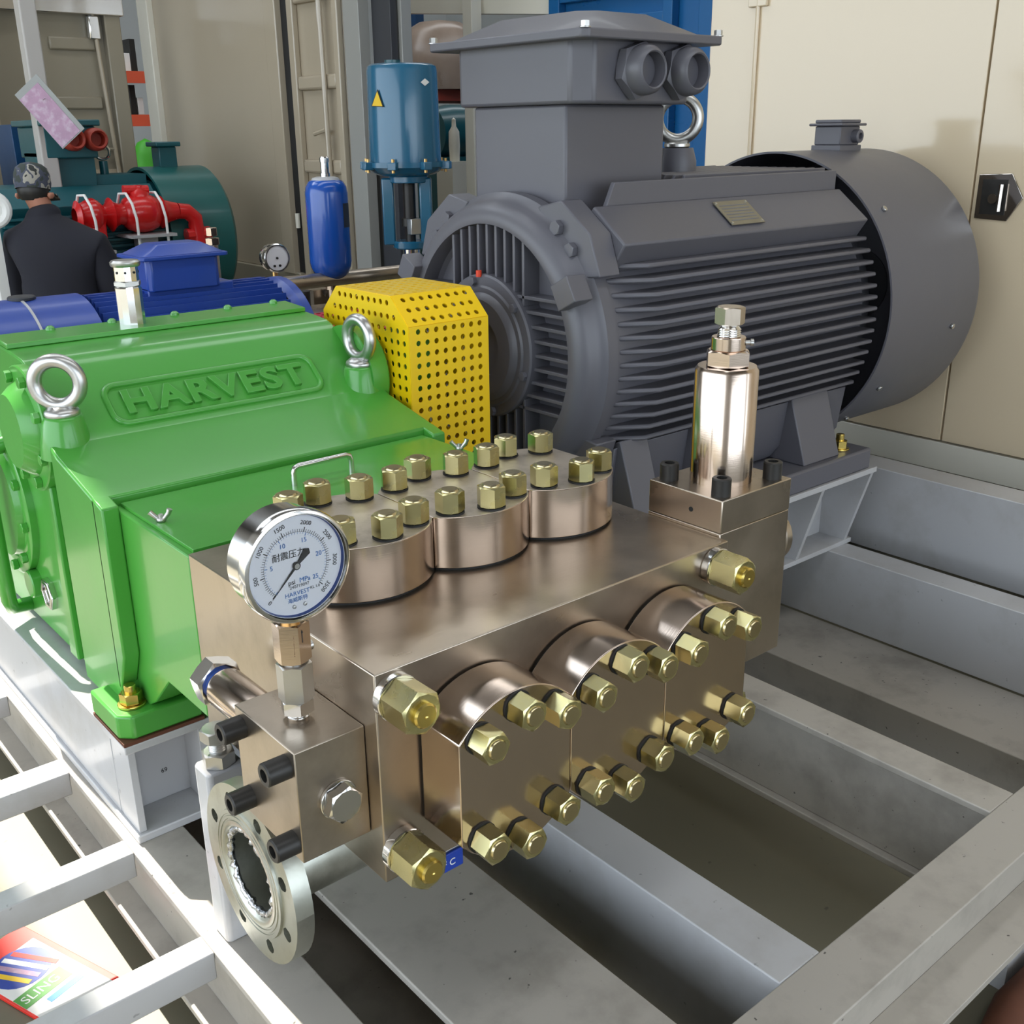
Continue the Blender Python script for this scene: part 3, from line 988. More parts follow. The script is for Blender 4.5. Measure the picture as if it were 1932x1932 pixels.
# driven shaft and bearing housing towards the motor
part('bearing_housing', MB().lathe([(.560, 0), (.560, .095), (.594, .095), (.598, .092), (.598, .05), (.602, .046), (.602, 0)], 'x', .94, .067, 48), 'green', cc)
part('shaft', MB().cyl('x', .94, .067, .034, .60, .70), 'zinc', cc)
part('coupling_hub', MB().lathe([(.64, 0), (.64, .075), (.72, .075), (.72, 0)], 'x', .94, .067, 32), 'green', cc)

# ------------------------------------------------------------------ perforated yellow coupling guard
PITCH_H, RH = .0206, .0053


def cell(mb, o, u, v, p, q, r):
    """rectangular cell p x q with a round hole"""
    o, u, v = Vector(o), Vector(u), Vector(v)
    c = o + u * (p / 2) + v * (q / 2)
    cor = [o, o + u * p, o + u * p + v * q, o + v * q]
    hol = [c + u * (r * math.cos(t)) + v * (r * math.sin(t)) for t in [rad(225 + 30 * k) for k in range(12)]]
    vs = cor + hol
    fs = []
    for s_ in range(4):
        h = [4 + (s_ * 3 + k) % 12 for k in range(4)]
        fs.append((s_, (s_ + 1) % 4, h[3], h[2], h[1], h[0]))
    mb.add(vs, fs)


def perf(mb, o, u, v, W, H, left=None, right=None, p=PITCH_H, r=RH):
    """panel; left(h), right(h) give the borders at height h (trapezium)"""
    o, u, v = Vector(o), Vector(u), Vector(v)
    left = left or (lambda h: 0.0)
    right = right or (lambda h: W)
    nr = max(1, int(H / p))
    q = H / nr
    for j in range(nr):
        h0, h1 = j * q, (j + 1) * q
        a = max(left(h0), left(h1)) + .002
        b = min(right(h0), right(h1)) - .002
        n = int((b - a) / p)
        if n < 1:
            mb.add([o + u * left(h0) + v * h0, o + u * right(h0) + v * h0, o + u * right(h1) + v * h1, o + u * left(h1) + v * h1], [(0, 1, 2, 3)])
            continue
        m = (b - a - n * p) / 2
        a2, b2 = a + m, b - m
        for i in range(n):
            cell(mb, o + u * (a2 + i * p) + v * h0, u, v, p, q, r)
        mb.add([o + u * left(h0) + v * h0, o + u * a2 + v * h0, o + u * a2 + v * h1, o + u * left(h1) + v * h1], [(0, 1, 2, 3)])
        mb.add([o + u * b2 + v * h0, o + u * right(h0) + v * h0, o + u * right(h1) + v * h1, o + u * b2 + v * h1], [(0, 1, 2, 3)])


def guard(th, x0, x1, y0, y1, z0, zc, z1, ins, mt, p=PITCH_H, r=RH):
    W = x1 - x0
    sl = Vector((0, ins, z1 - zc))
    L_ = sl.length
    sl.normalize()

    def fin(name, mb):
        o = part(name, mb, mt, th)
        bm = bmesh.new()
        bm.from_mesh(o.data)
        bmesh.ops.remove_doubles(bm, verts=bm.verts, dist=1e-5)
        bmesh.ops.recalc_face_normals(bm, faces=bm.faces)
        bm.to_mesh(o.data)
        bm.free()
        o.data.polygons.foreach_set('use_smooth', [False] * len(o.data.polygons))
        m = o.modifiers.new('thickness', 'SOLIDIFY')
        m.thickness = .0022
        m.offset = 0
    mb = MB(); perf(mb, (x0, y0, z0), (1, 0, 0), (0, 0, 1), W, zc - z0, p=p, r=r); fin('front_panel', mb)
    mb = MB(); perf(mb, (x0, y1, z0), (1, 0, 0), (0, 0, 1), W, zc - z0, p=p, r=r); fin('back_panel', mb)
    mb = MB(); perf(mb, (x0, y0, zc), (1, 0, 0), sl, W, L_, p=p, r=r); fin('front_slope', mb)
    mb = MB(); perf(mb, (x0, y1, zc), (1, 0, 0), (0, -sl.y, sl.z), W, L_, p=p, r=r); fin('back_slope', mb)
    mb = MB(); perf(mb, (x0, y0 + ins, z1), (1, 0, 0), (0, 1, 0), W, y1 - y0 - 2 * ins, p=p, r=r); fin('top_panel', mb)
    D = y1 - y0
    for x in (x0, x1):
        mb = MB()
        perf(mb, (x, y0, z0), (0, 1, 0), (0, 0, 1), D, zc - z0, p=p, r=r)
        hz = z1 - zc
        perf(mb, (x, y0, zc), (0, 1, 0), (0, 0, 1), D, hz, lambda h: ins * h / hz, lambda h: D - ins * h / hz, p=p, r=r)
        fin('end_panel', mb)


yg = thing('coupling_guard', 'yellow perforated sheet coupling guard between green crankcase and grey motor', 'guard', (.70, .94, -.36))
guard(yg, .6065, .7925, .792, 1.088, -.36, .171, .2215, .053, 'yellow')

# ------------------------------------------------------------------ grey motor
AY, AZ = .942, .0761
mo = thing('electric_motor', 'large dark grey finned electric motor with terminal box on top', 'motor', (1.4, AY, -.3122))
part('stator_frame', MB().lathe([(.985, 0), (.985, .306), (1.845, .306), (1.845, 0)], 'x', AY, AZ, 64), 'motor', mo)
bell = part('end_bell', MB().lathe([(.988, 0), (.988, .312), (.962, .312), (.956, .304), (.946, .297), (.932, .2935), (.920, .286), (.9115, .274), (.9085, .260), (.910, .2515), (.946, .2475), (.955, .24), (.955, .1505),
                                    (.906, .1505), (.902, .147), (.902, .128), (.8985, .124), (.8985, .114), (.892, .108), (.888, .101), (.888, .064), (.905, .060), (.905, 0)], 'x', AY, AZ, 96), 'motor', mo, sharp=28)
for i in range(9):
    o_ = -.114 + .0285 * i
    a_, b_ = math.sqrt(.149 ** 2 - o_ ** 2), math.sqrt(.2505 ** 2 - o_ ** 2)
    for s in (1, -1):
        part('rib', MB().box(.914, .956, AY + o_ - .0035, AY + o_ + .0035, AZ + min(s * a_, s * b_), AZ + max(s * a_, s * b_)), 'motor', bell, .001)
        part('rib', MB().box(.914, .956, AY + min(s * a_, s * b_), AY + max(s * a_, s * b_), AZ + o_ - .0035, AZ + o_ + .0035), 'motor', bell, .001)
for k in range(6):
    a = rad(18 + 60 * k)
    hexbolt('cap_bolt', bell, (.902, AY + .1375 * math.cos(a), AZ + .1375 * math.sin(a)), '-x', .017, .009, 'motor')
part('grease_plug', MB().cyl('z', .90, AY + .01, .006, AZ + .145, AZ + .158, 10), 'orange_red', bell)
for sy_ in (-1, 1):
    mb = MB().box(-.024, .024, -.026, .026, -.026, .026)
    mb.xf(Matrix.Translation((.912, AY + sy_ * .258, AZ + .138)) @ Matrix.Rotation(rad(sy_ * 28), 4, 'X'))
    part('jack_block', mb, 'motor', bell, .002)
for sy_ in (-1, 1):
    for sz in (1, -1):
        P = [(AY + sy_ * y, AZ + sz * z) for y, z in ((.112, .288), (.180, .302), (.262, .243), (.290, .165), (.25, .16), (.15, .24))]
        lg = part('mounting_lug', MB().prism(P, 'x', .955, 1.012), 'motor', bell, .003)
        for y, z in ((.176, .251), (.216, .211)):
            hexbolt('lug_bolt', lg, (.955, AY + sy_ * y, AZ + sz * z), '-x', .026, .014, 'motor')
for sy_ in (-1, 1):
    P = [(AY + sy_ * y, AZ + z) for y, z in ((.212, .290), (.300, .222), (.262, .165), (.17, .24))]
    part('name_pad', MB().prism(P, 'x', 1.012, 1.845), 'motor', mo, .004)
    wl_ = MB().prism([(1.03, AZ + .24), (1.075, AZ + .332), (1.835, AZ + .332), (1.835, AZ + .24)] and
                     [(AZ + .24, 1.03), (AZ + .332, 1.075), (AZ + .332, 1.835), (AZ + .24, 1.835)], 'y', AY + sy_ * .207, AY + sy_ * .196)
    part('top_rail', wl_, 'motor', mo, .002)
    for i in range(14):
        z = .178 - .0268 * i
        yo, yi = math.sqrt(.353 ** 2 - z ** 2), math.sqrt(.307 ** 2 - z ** 2) - .015
        xs0 = .990
        P = [(xs0, AY + sy_ * yi), (xs0 + .012, AY + sy_ * (yi + .018)), (1.075, AY + sy_ * yo), (1.838, AY + sy_ * yo), (1.838, AY + sy_ * yi)]
        part('cooling_fin', MB().prism(P, 'z', AZ + z - .005, AZ + z + .005), 'motor', mo, .0035)
for i in range(13):
    y = -.168 + .028 * i
    zi = math.sqrt(.306 ** 2 - y ** 2) - .01
    part('cooling_fin', MB().prism([(AZ + zi, 1.292), (AZ + .325, 1.318), (AZ + .337, 1.325), (AZ + .337, 1.838), (AZ + zi, 1.838)], 'y', AY + y - .004, AY + y + .004), 'motor', mo, .002)
# fan cowl
cw = part('fan_cowl', MB().lathe([(1.8685, .3676), (1.8685, .3726), (2.285, .3726), (2.298, .369), (2.303, .358), (2.303, .09), (2.300, .09), (2.300, .355), (2.285, .3676)], 'x', AY, AZ, 96, closed=True), 'motor', mo, sharp=30)
part('cowl_grille', MB().cyl('x', AY, AZ, .10, 2.297, 2.300, 32), 'motor_dark', cw)
part('rear_bell', MB().lathe([(1.845, 0), (1.845, .30), (1.90, .29), (1.95, .2), (1.95, 0)], 'x', AY, AZ, 48), 'motor_dark', mo)
for x, a in ((1.95, 213), (1.93, 140), (2.18, 190), (1.97, 235)):
    ca, sa = math.cos(rad(a)), math.sin(rad(a))
    sc = MB().cyl('z', 0, 0, .0075, 0, .006, 12, .001)
    sc.xf(Matrix.Translation((x, AY + .3726 * ca, AZ + .3726 * sa)) @ Vector((0, ca, sa)).to_track_quat('Z', 'X').to_matrix().to_4x4())
    part('cowl_screw', sc, 'zinc', cw)
jx, jz = 2.135, AZ + .370
sb = part('heater_box', MB().box(jx - .045, jx + .045, AY - .04, AY + .04, jz + .014, jz + .062), 'motor', cw, .003)
part('box_base', MB().box(jx - .05, jx + .05, AY - .045, AY + .045, jz - .004, jz + .014), 'motor', sb, .002)
part('box_lid', MB().prism([(-.058, -.052), (.058, -.052), (.058, .052), (-.058, .052)], 'z', 0, .007).prism([(-.046, -.041), (.046, -.041), (.046, .041), (-.046, .041)], 'z', .007, .016).xf(Matrix.Translation((jx, AY, jz + .062))), 'motor', sb, .003)
part('box_gland', MB().lathe([(AY - .04, .017), (AY - .058, .017), (AY - .060, .014), (AY - .060, .009), (AY - .05, .009), (AY - .05, 0)], 'y', jz + .036, jx + .02, 16), 'motor', sb)
# terminal box
nk = part('box_neck', MB().box(1.0015, 1.287, .800, 1.084, AZ + .20, .5535), 'motor', mo, .006)


def champ(x0, x1, y0, y1, c):
    return [(x0 + c, y0), (x1 - c, y0), (x1, y0 + c), (x1, y1 - c), (x1 - c, y1), (x0 + c, y1), (x0, y1 - c), (x0, y0 + c)]


tb = part('terminal_box', MB().prism(champ(.986, 1.318, .739, 1.145, .034), 'z', .5535, .672), 'motor', mo, .006)
part('box_flange', MB().prism(champ(.955, 1.35, .700, 1.184, .012), 'z', .664, .681), 'motor', tb, .003)
ld = MB()
q0, q1 = champ(.975, 1.33, .722, 1.162, .03), champ(1.055, 1.25, .80, 1.084, .03)
ld.add([(x, y, .6805) for x, y in q0] + [(x, y, .722) for x, y in q1], [tuple(range(7, -1, -1)), tuple(range(8, 16))] + [(i, (i + 1) % 8, 8 + (i + 1) % 8, 8 + i) for i in range(8)])
part('box_lid', ld, 'motor', tb, .006)
for x, y in ((.966, .711), (1.339, .711), (.966, 1.173), (1.339, 1.173)):
    hexbolt('lid_bolt', tb, (x, y, .6805), 'z', .015, .010, 'zinc', washer=.002)
for x in (1.122, 1.250):
    g_ = inst('gland_nut', nutmesh(.094, .026, 'motor'), tb, (x, .739, .613), '-y', .3)
    WL[g_] = Vector((0, 0, 0))
    link('gland_ring', cached('gring', lambda: MB().lathe([(.020, .046), (.034, .046), (.048, .0435), (.056, .037), (.058, .034), (.056, .0315), (.03, .0305), (.03, 0)], 'z', 0, 0, 40).mesh('gland_ring', 'motor', 40)), g_, (0, 0, 0))
# motor lifting eye
part('eye_boss', MB().lathe([(AZ + .28, .05), (AZ + .36, .046), (AZ + .388, .038), (AZ + .388, 0)], 'z', 1.49, AY, 24), 'motor', mo)
part('eye_collar', MB().cyl('z', 1.49, AY, .030, AZ + .388, AZ + .400, 24, .003), 'zinc', mo)
part('lifting_eye', MB().torus((1.49, AY, AZ + .452), (.75, .66, 0), .046, .0135, 48, 14), 'zinc', mo)
# name plate on the pad
ev = Vector((0, -.088, -.068)).normalized()
NM = Matrix((Vector((1, 0, 0)), -ev, Vector((1, 0, 0)).cross(-ev))).transposed().to_4x4()
NM.translation = Vector((1.405, AY - .2565, AZ + .2575)) + NM.col[2].to_3d() * .002
npl = part('name_plate', MB().box(-.056, .056, -.036, .036, 0, .0015).xf(NM), 'nameplate', mo)
it = []
for k in range(6):
    mb = MB().box(-.046, .046, -.0012, .0012, 0, .0003)
    it.append((mb.mesh('line', 'ink'), NM @ Matrix.Translation((0, .022 - k * .009, .0016))))
link('plate_print', join_meshes(it, 'plate_print', 'ink_grey'), npl)
for x, y in ((-.05, -.03), (.05, -.03), (-.05, .03), (.05, .03)):
    part('plate_rivet', MB().cyl('z', x, y, .003, .001, .003, 10).xf(NM), 'zinc', npl)
# feet and their braces
for sy_ in (-1, 1):
    y0, y1 = sorted((AY + sy_ * .363, AY + sy_ * .20))
    ft = part('foot_plate', MB().box(.99, 1.862, y0, y1, -.3122, -.2585), 'motor', mo, .006)
    for x0, x1 in ((1.02, 1.10), (1.24, 1.33), (1.60, 1.745)):
        part('foot_brace', MB().prism([(AY + sy_ * .25, AZ - .19), (AY + sy_ * .292, AZ - .17), (AY + sy_ * .345, -.2585), (AY + sy_ * .24, -.2585)], 'x', x0, x1), 'motor', mo, .003)
    part('skirt', MB().prism([(AY + sy_ * .24, AZ - .21), (AY + sy_ * .285, AZ - .185), (AY + sy_ * .27, -.22), (AY + sy_ * .24, -.2585)], 'x', 1.01, 1.842), 'motor', mo, .003)
    for x in (1.17, 1.79):
        hexbolt('foot_bolt', ft, (x, AY + sy_ * .315, -.2585), 'z', .034, .020, 'gold_nut', washer=.004, stud=.016)

# motor stand
ms = thing('motor_stand', 'white gusseted steel stand under the grey motor feet', 'stand', (1.4, AY, -.5418))
for sy_ in (-1, 1):
    y0, y1 = sorted((AY + sy_ * .368, AY + sy_ * .20))
    part('top_plate', MB().box(.985, 1.888, y0, y1, -.3262, -.3123), 'skid', ms, .001)
    y0, y1 = sorted((AY + sy_ * .305, AY + sy_ * .20))
    part('base_plate', MB().box(.985, 1.905, y0, y1, -.5416, -.529), 'skid', ms, .001)
    y0, y1 = sorted((AY + sy_ * .225, AY + sy_ * .213))
    part('web', MB().box(.99, 1.885, y0, y1, -.529, -.3262), 'skid', ms)
    for x in (1.0, 1.22, 1.44, 1.66, 1.874):
        part('gusset', MB().prism([(AY + sy_ * .225, -.3262), (AY + sy_ * .362, -.3262), (AY + sy_ * .302, -.529), (AY + sy_ * .225, -.529)], 'x', x, x + .012), 'skid', ms)

# ------------------------------------------------------------------ cream equipment container at the right
CX = 2.45
ct = thing('equipment_container', 'glossy cream panelled container wall behind the motor cowl', 'container', (CX + .3, .5, ZF))
part('shell', MB().box(CX + .03, CX + 2.3, -2.6, 1.64, -.47, 2.3), 'cream', ct)
part('left_panel', MB().box(CX, CX + .03, .706, 1.66, -.380, 2.3), 'cream', ct, .002)
part('right_panel', MB().box(CX, CX + .03, -2.6, .700, -.380, 2.3), 'cream', ct, .002)
part('base_rail', MB().box(CX, CX + .03, -2.6, 1.66, -.472, -.386), 'cream_white', ct, .002)
for y in (-2.4, -1.2, 0.0, 1.2):
    part('container_foot', MB().box(CX + .05, CX + .25, y - .1, y + .1, ZF, -.47), 'dark', ct)
pA, pB = onX(CX, 1433, 8), onX(CX, 1419, 288)
part('lock_rod', MB().tube([(CX - .006, pA.y, 2.2), (CX - .006, pA.y, -.36)], .0065, 10), 'cream', ct)
part('rod_bracket', MB().box(CX - .012, CX, pA.y - .035, pA.y + .035, .86, .895), 'cream', ct, .003)
lc = onX(CX, 1885, 372)
lt = part('door_latch', MB().prism([(lc.y + .062, lc.z + .058), (lc.y + .062, lc.z - .058), (lc.y - .03, lc.z - .062), (lc.y - .068, lc.z), (lc.y - .03, lc.z + .062)], 'x', CX - .004, CX), 'mirror_steel', ct, .002)
part('latch_dish', MB().prism([(lc.y + .048, lc.z + .046), (lc.y + .048, lc.z - .046), (lc.y - .022, lc.z - .046), (lc.y - .022, lc.z + .046)], 'x', CX - .005, CX - .004), 'black_oxide', lt)
part('latch_grip', MB().tube([(CX - .02, lc.y - .012, lc.z + .034), (CX - .022, lc.y - .012, lc.z - .036)], .006, 10), 'mirror_steel', lt)
part('latch_pivot', MB().cyl('x', lc.y + .012, lc.z - .004, .013, CX - .014, CX - .004, 20), 'mirror_steel', lt)

# blue container further back
bc = thing('blue_container', 'bright blue container behind the motor terminal box', 'container', (4.0, 3.2, ZF))
BX = 3.6
part('back_panel', MB().box(BX + .05, BX + 2.2, 2.3, 3.72, ZF, 1.9), 'blue_container', bc)
for y0, y1 in ((2.62, 2.70), (2.86, 2.92), (3.64, 3.72)):
    part('frame_post', MB().box(BX, BX + .05, y0, y1, ZF, 1.9), 'blue_container', bc, .004)
for z0, z1 in ((.98, 1.03), (1.12, 1.2), (.3, .38)):
    part('frame_rail', MB().box(BX + .005, BX + .05, 2.92, 3.64, z0, z1), 'blue_container', bc, .004)

# ------------------------------------------------------------------ blue motor behind the crankcase
BY, BZ, BR = 2.15, -.128, .235
bmo = thing('blue_motor', 'cobalt blue finned motor lying behind the green crankcase', 'motor', (.7, BY, BZ - .29))
part('frame', MB().lathe([(.46, 0), (.46, .19), (1.04, .19), (1.06, .17), (1.06, 0)], 'x', BY, BZ, 48), 'blue_motor', bmo)
bcw = part('fan_cowl', MB().lathe([(.475, .225), (.475, BR), (.20, BR), (.185, .222), (.175, .20), (.17, 0)], 'x', BY, BZ, 64), 'blue_motor', bmo)
part('cowl_seam', MB().lathe([(.318, BR), (.318, BR + .003), (.324, BR + .003), (.324, BR)], 'x', BY, BZ, 64), 'skid', bcw)
part('cowl_plug', MB().cyl('z', .33, BY, .035, BZ + BR - .004, BZ + BR + .008, 20, .003), 'motor_dark', bcw)
for k in range(15):
    y = -.168 + .024 * k
    zi = math.sqrt(.19 ** 2 - y ** 2) - .01
    part('cooling_fin', MB().box(.49, 1.03, BY + y - .004, BY + y + .004, BZ + zi, BZ + math.sqrt(.228 ** 2 - y ** 2)), 'blue_motor', bmo)
for k in range(6):
    z = .07 - .026 * k
    part('cooling_fin', MB().box(.49, 1.03, BY - math.sqrt(.228 ** 2 - z ** 2), BY - .16, BZ + z - .004, BZ + z + .004), 'blue_motor', bmo)
part('end_shield', MB().lathe([(1.04, .21), (1.06, .225), (1.085, .225), (1.11, .17), (1.13, .09), (1.13, 0)], 'x', BY, BZ, 48), 'blue_motor', bmo)
part('foot', MB().box(.50, 1.05, BY - .21, BY + .21, BZ - .29, BZ - .17), 'blue_motor', bmo, .005)
jb = part('terminal_box', MB().prism(champ(.645, .858, BY - .070, BY + .070, .012), 'z', .098, .185), 'blue_motor', bmo, .004)
part('box_neck', MB().box(.645, .90, BY - .058, BY + .075, .02, .108), 'blue_motor', jb, .004)
part('box_flange', MB().prism(champ(.622, .880, BY - .090, BY + .090, .01), 'z', .184, .194), 'blue_motor', jb, .002)
q0, q1 = champ(.630, .872, BY - .082, BY + .082, .012), champ(.685, .82, BY - .045, BY + .045, .01)
ld = MB()
ld.add([(x, y, .194) for x, y in q0] + [(x, y, .222) for x, y in q1], [tuple(range(7, -1, -1)), tuple(range(8, 16))] + [(i, (i + 1) % 8, 8 + (i + 1) % 8, 8 + i) for i in range(8)])
part('box_lid', ld, 'blue_motor', jb, .003)
part('motor_support', MB().box(.45, 1.1, BY - .24, BY + .24, ZF, BZ - .2905), 'skid', bmo)

# small red perforated guard next to it
rg_ = thing('red_guard', 'red perforated guard peeking over the crankcase edge', 'guard', (1.2, 2.05, -.40))
guard(rg_, 1.135, 1.36, 1.92, 2.24, -.40, -.075, -.035, .05, 'red_guard', .030, .008)
part('guard_leg', MB().box(1.14, 1.35, 1.93, 2.23, ZF, -.402), 'skid', rg_)

# second pump with its gauge and blue accumulator
p2 = thing('second_pump', 'dark steel pump block with black screws behind red guard', 'pump block', (1.5, 2.7, ZF))
part('body', MB().box(1.22, 1.87, 2.50, 2.82, -.45, -.115), 'steel', p2, .004)
part('upper_block', MB().box(1.62, 1.86, 2.46, 2.76, -.115, -.06), 'steel', p2, .004)
part('support', MB().box(1.25, 1.9, 2.5, 2.8, ZF, -.45), 'skid', p2)
for px, py in ((473, 540), (470, 582), (445, 545), (497, 570), (528, 568), (556, 560), (568, 566), (577, 556)):
    q = onY(2.5 + random.uniform(-.03, .03), px, py)
    part('socket_screw', MB().cyl('z', q.x, q.y, .016, q.z - .05, q.z + .014, 16, .002), 'black_oxide', p2)
hpz = onY(2.9, 600, 535)
part('pressure_pipe', MB().tube([(.95, 2.9, hpz.z + .012), (2.4, 2.9, hpz.z + .012)], .028, 16), 'steel', p2)
part('pipe_union', MB().tube([(1.17, 2.9, hpz.z + .012), (1.26, 2.9, hpz.z + .012)], .042, 6), 'chrome', p2)
part('green_block', MB().box(1.06, 1.12, 2.42, 2.50, -.16, -.02), 'lime', p2, .004)
g2 = onY(2.6, 522, 487)
gg = thing('small_gauge', 'small chrome pressure gauge seen between crankcase and blue accumulator', 'gauge', (g2.x, 2.62, -.06))
part('case', MB().lathe([(2.645, 0), (2.645, .043), (2.64, .046), (2.612, .046), (2.612, .0495), (2.598, .0495), (2.594, .046), (2.594, .042), (2.600, .041), (2.600, 0)], 'y', g2.z, g2.x, 48), 'chrome', gg)
part('dial_face', MB().cyl('y', g2.z, g2.x, .0412, 2.598, 2.600, 48), 'dial', gg)
for dx, dz in ((0, 0), (-.012, -.026), (.009, -.026)):
    part('dial_screw', MB().cyl('y', g2.z + dz, g2.x + dx, .0042, 2.594, 2.598, 12), 'black_oxide', gg)
part('brass_neck', MB().cyl('z', g2.x, 2.62, .010, g2.z - .068, g2.z - .045, 12), 'brass', gg)
part('stem', MB().nut(.034, .06).nut(.030, .05, z0=-.055).xf(Matrix.Translation((g2.x, 2.62, g2.z - .128))), 'zinc', gg)
ac = thing('accumulator', 'upright cobalt blue gas accumulator bottle with chrome neck', 'accumulator', (1.72, 2.92, -.1))
Axx, Ayy = 1.72, 2.92
part('shell', MB().lathe([(-.045, .02), (-.038, .045), (-.02, .066), (.01, .079), (.03, .082), (.285, .082), (.31, .078), (.33, .066), (.337, .05), (.337, 0)], 'z', Axx, Ayy, 48), 'blue_bottle', ac, sharp=60)
part('shoulder', MB().lathe([(.334, .055), (.343, .05), (.347, .035), (.347, 0)], 'z', Axx, Ayy, 32), 'skid', ac)
part('gas_valve', MB().lathe([(.345, .019), (.36, .019), (.361, .016), (.40, .016), (.401, .018), (.415, .018), (.42, .014), (.42, 0)], 'z', Axx, Ayy, 20), 'chrome', ac)
part('label_plate', MB().lathe([(.16, .0828), (.25, .0828)], 'z', Axx, Ayy, 8, ang=(rad(-75), rad(-40))), 'motor_dark', ac)
part('base_fitting', MB().lathe([(-.115, .02), (-.08, .02), (-.08, .028), (-.05, .028), (-.05, .022), (-.04, .022)], 'z', Axx, Ayy, 20), 'steel_polished', ac)
part('clamp', MB().box(Axx - .06, Axx + .3, Ayy + .05, Ayy + .16, -.16, -.085), 'steel', ac)

# ------------------------------------------------------------------ teal valve actuator
VX, VY = 1.955, 2.715
va = thing('valve_actuator', 'tall teal blue diaphragm valve actuator with yellow warning triangle', 'actuator', (VX, VY, -.2))
part('cylinder', MB().lathe([(.395, .136), (.72, .131), (.735, .127), (.742, .115), (.742, 0)], 'z', VX, VY, 64), 'teal_blue', va, sharp=40)
part('lower_flange', MB().lathe([(.345, .06), (.352, .11), (.362, .128), (.372, .140), (.380, .152), (.398, .152), (.398, .136), (.398, 0)], 'z', VX, VY, 64), 'teal_blue', va, sharp=50)
for k in range(8):
    a = rad(-142 + 45 * k)
    c = Vector((VX + .158 * math.cos(a), VY + .158 * math.sin(a), 0))
    ear = part('flange_ear', MB().box(-.02, .02, -.017, .017, .372, .400).xf(Matrix.Translation(c) @ Matrix.Rotation(a, 4, 'Z')), 'teal_blue', va, .003)
    part('ear_bolt', MB().cyl('z', c.x, c.y, .006, .362, .411, 10), 'brass', ear)
yk = part('yoke_top', MB().cyl('z', VX + .01, VY, .075, .322, .347, 32, .003), 'teal_blue', va)
for s, wd in ((-1, .045), (1, .038)):
    c = Vector((VX, VY, 0)) + Vector((.765, -.644, 0)) * (s * .072)
    leg = MB().box(-.023, .023, -.024, .024, .09, .34).xf(Matrix.Translation(c) @ Matrix.Rotation(rad(-40), 4, 'Z'))
    yl = part('yoke_leg', leg, 'teal_blue', va, .006)
for k in range(4):
    for s in (-1, 1):
        c = Vector((VX, VY, 0)) + Vector((.765, -.644, 0)) * -.072 + Vector((-.644, -.765, 0)) * .0225
        z = (.285, .25, .145, .11)[k]
        mb = MB().box(-.003, .003, -.0008, .0008, -.016, .016).xf(Matrix.Translation((c.x, c.y, z)) @ Matrix.Rotation(rad(-40), 4, 'Z') @ Matrix.Rotation(rad(35 * s), 4, 'Y'))
        part('yoke_slot', mb, 'navy_box', va)
part('yoke_base', MB().cyl('z', VX + .01, VY, .07, .075, .105, 32, .005), 'teal_blue', va)
part('stem', MB().lathe([(.105, .02), (.16, .02), (.16, .034), (.19, .034), (.19, .024), (.322, .024)], 'z', VX + .01, VY, 20), 'black_oxide', va)
part('stem_clamp', MB().box(VX - .02, VX + .03, VY - .05, VY - .02, .13, .19), 'zinc', va, .003)
part('valve_bonnet', MB().lathe([(-.20, .045), (0, .045), (0, .032), (.075, .032)], 'z', VX + .01, VY, 20), 'chrome', va)
part('top_plug', MB().cyl('z', VX - .02, VY + .03, .03, .742, .757, 16), 'teal', va)
tri_c = onX(VX, 710, 188)


def on_cyl(px, py, R):
    d = ray(px, py)
    ox, oy = CAM.x - VX, CAM.y - VY
    a, b, c = d.x ** 2 + d.y ** 2, 2 * (ox * d.x + oy * d.y), ox * ox + oy * oy - R * R
    t = (-b - math.sqrt(b * b - 4 * a * c)) / (2 * a)
    return CAM + d * t


def sticker(pts, R, mt, name):
    cpx, cpy = sum(p[0] for p in pts) / len(pts), sum(p[1] for p in pts) / len(pts)
    P = [on_cyl(x, y, R) for x, y in pts]
    part(name, MB().add(P + [p + (Vector((VX, VY, p.z)) - p).normalized() * .002 for p in P],
                        [tuple(range(len(P)))] + [tuple(range(2 * len(P) - 1, len(P) - 1, -1))]), mt, va)


sticker([(700, 201), (724, 202), (712, 168)], .138, 'ink', 'warning_border')
sticker([(702, 199.5), (721.5, 200.5), (711.5, 172)], .1385, 'warn_yellow', 'warning_triangle')
sticker([(794, 155), (802, 162), (810, 155), (802, 148)], .137, 'white', 'white_label')

# ------------------------------------------------------------------ steel frames and container doors in the background
fr = thing('steel_frame', 'pale grey upright steel frame behind the teal actuator', 'frame', (3.0, 4.1, ZF))
part('front_post', MB().box(2.60, 2.66, 3.99, 4.13, ZF, 2.2), 'grey_frame', fr, .003)
part('inner_post', MB().box(2.72, 2.78, 3.80, 3.93, ZF, 2.2), 'grey_frame', fr, .003)
part('top_beam', MB().tube([at(735, 12, 6.2), at(1045, 12, 5.6)], .055, 4), 'cream_white', fr)
part('back_post', MB().box(3.42, 3.49, 4.14, 4.22, ZF, 2.2), 'cream_white', fr, .003)
part('dark_door', MB().box(2.67, 2.71, 3.82, 3.98, -.35, 2.2), 'motor_dark', fr, .003)
hz = onX(2.66, 700, 500)
part('sill_beam', MB().box(2.70, 3.6, 3.6, 4.13, -.42, hz.z - .02), 'beige_dark', fr)

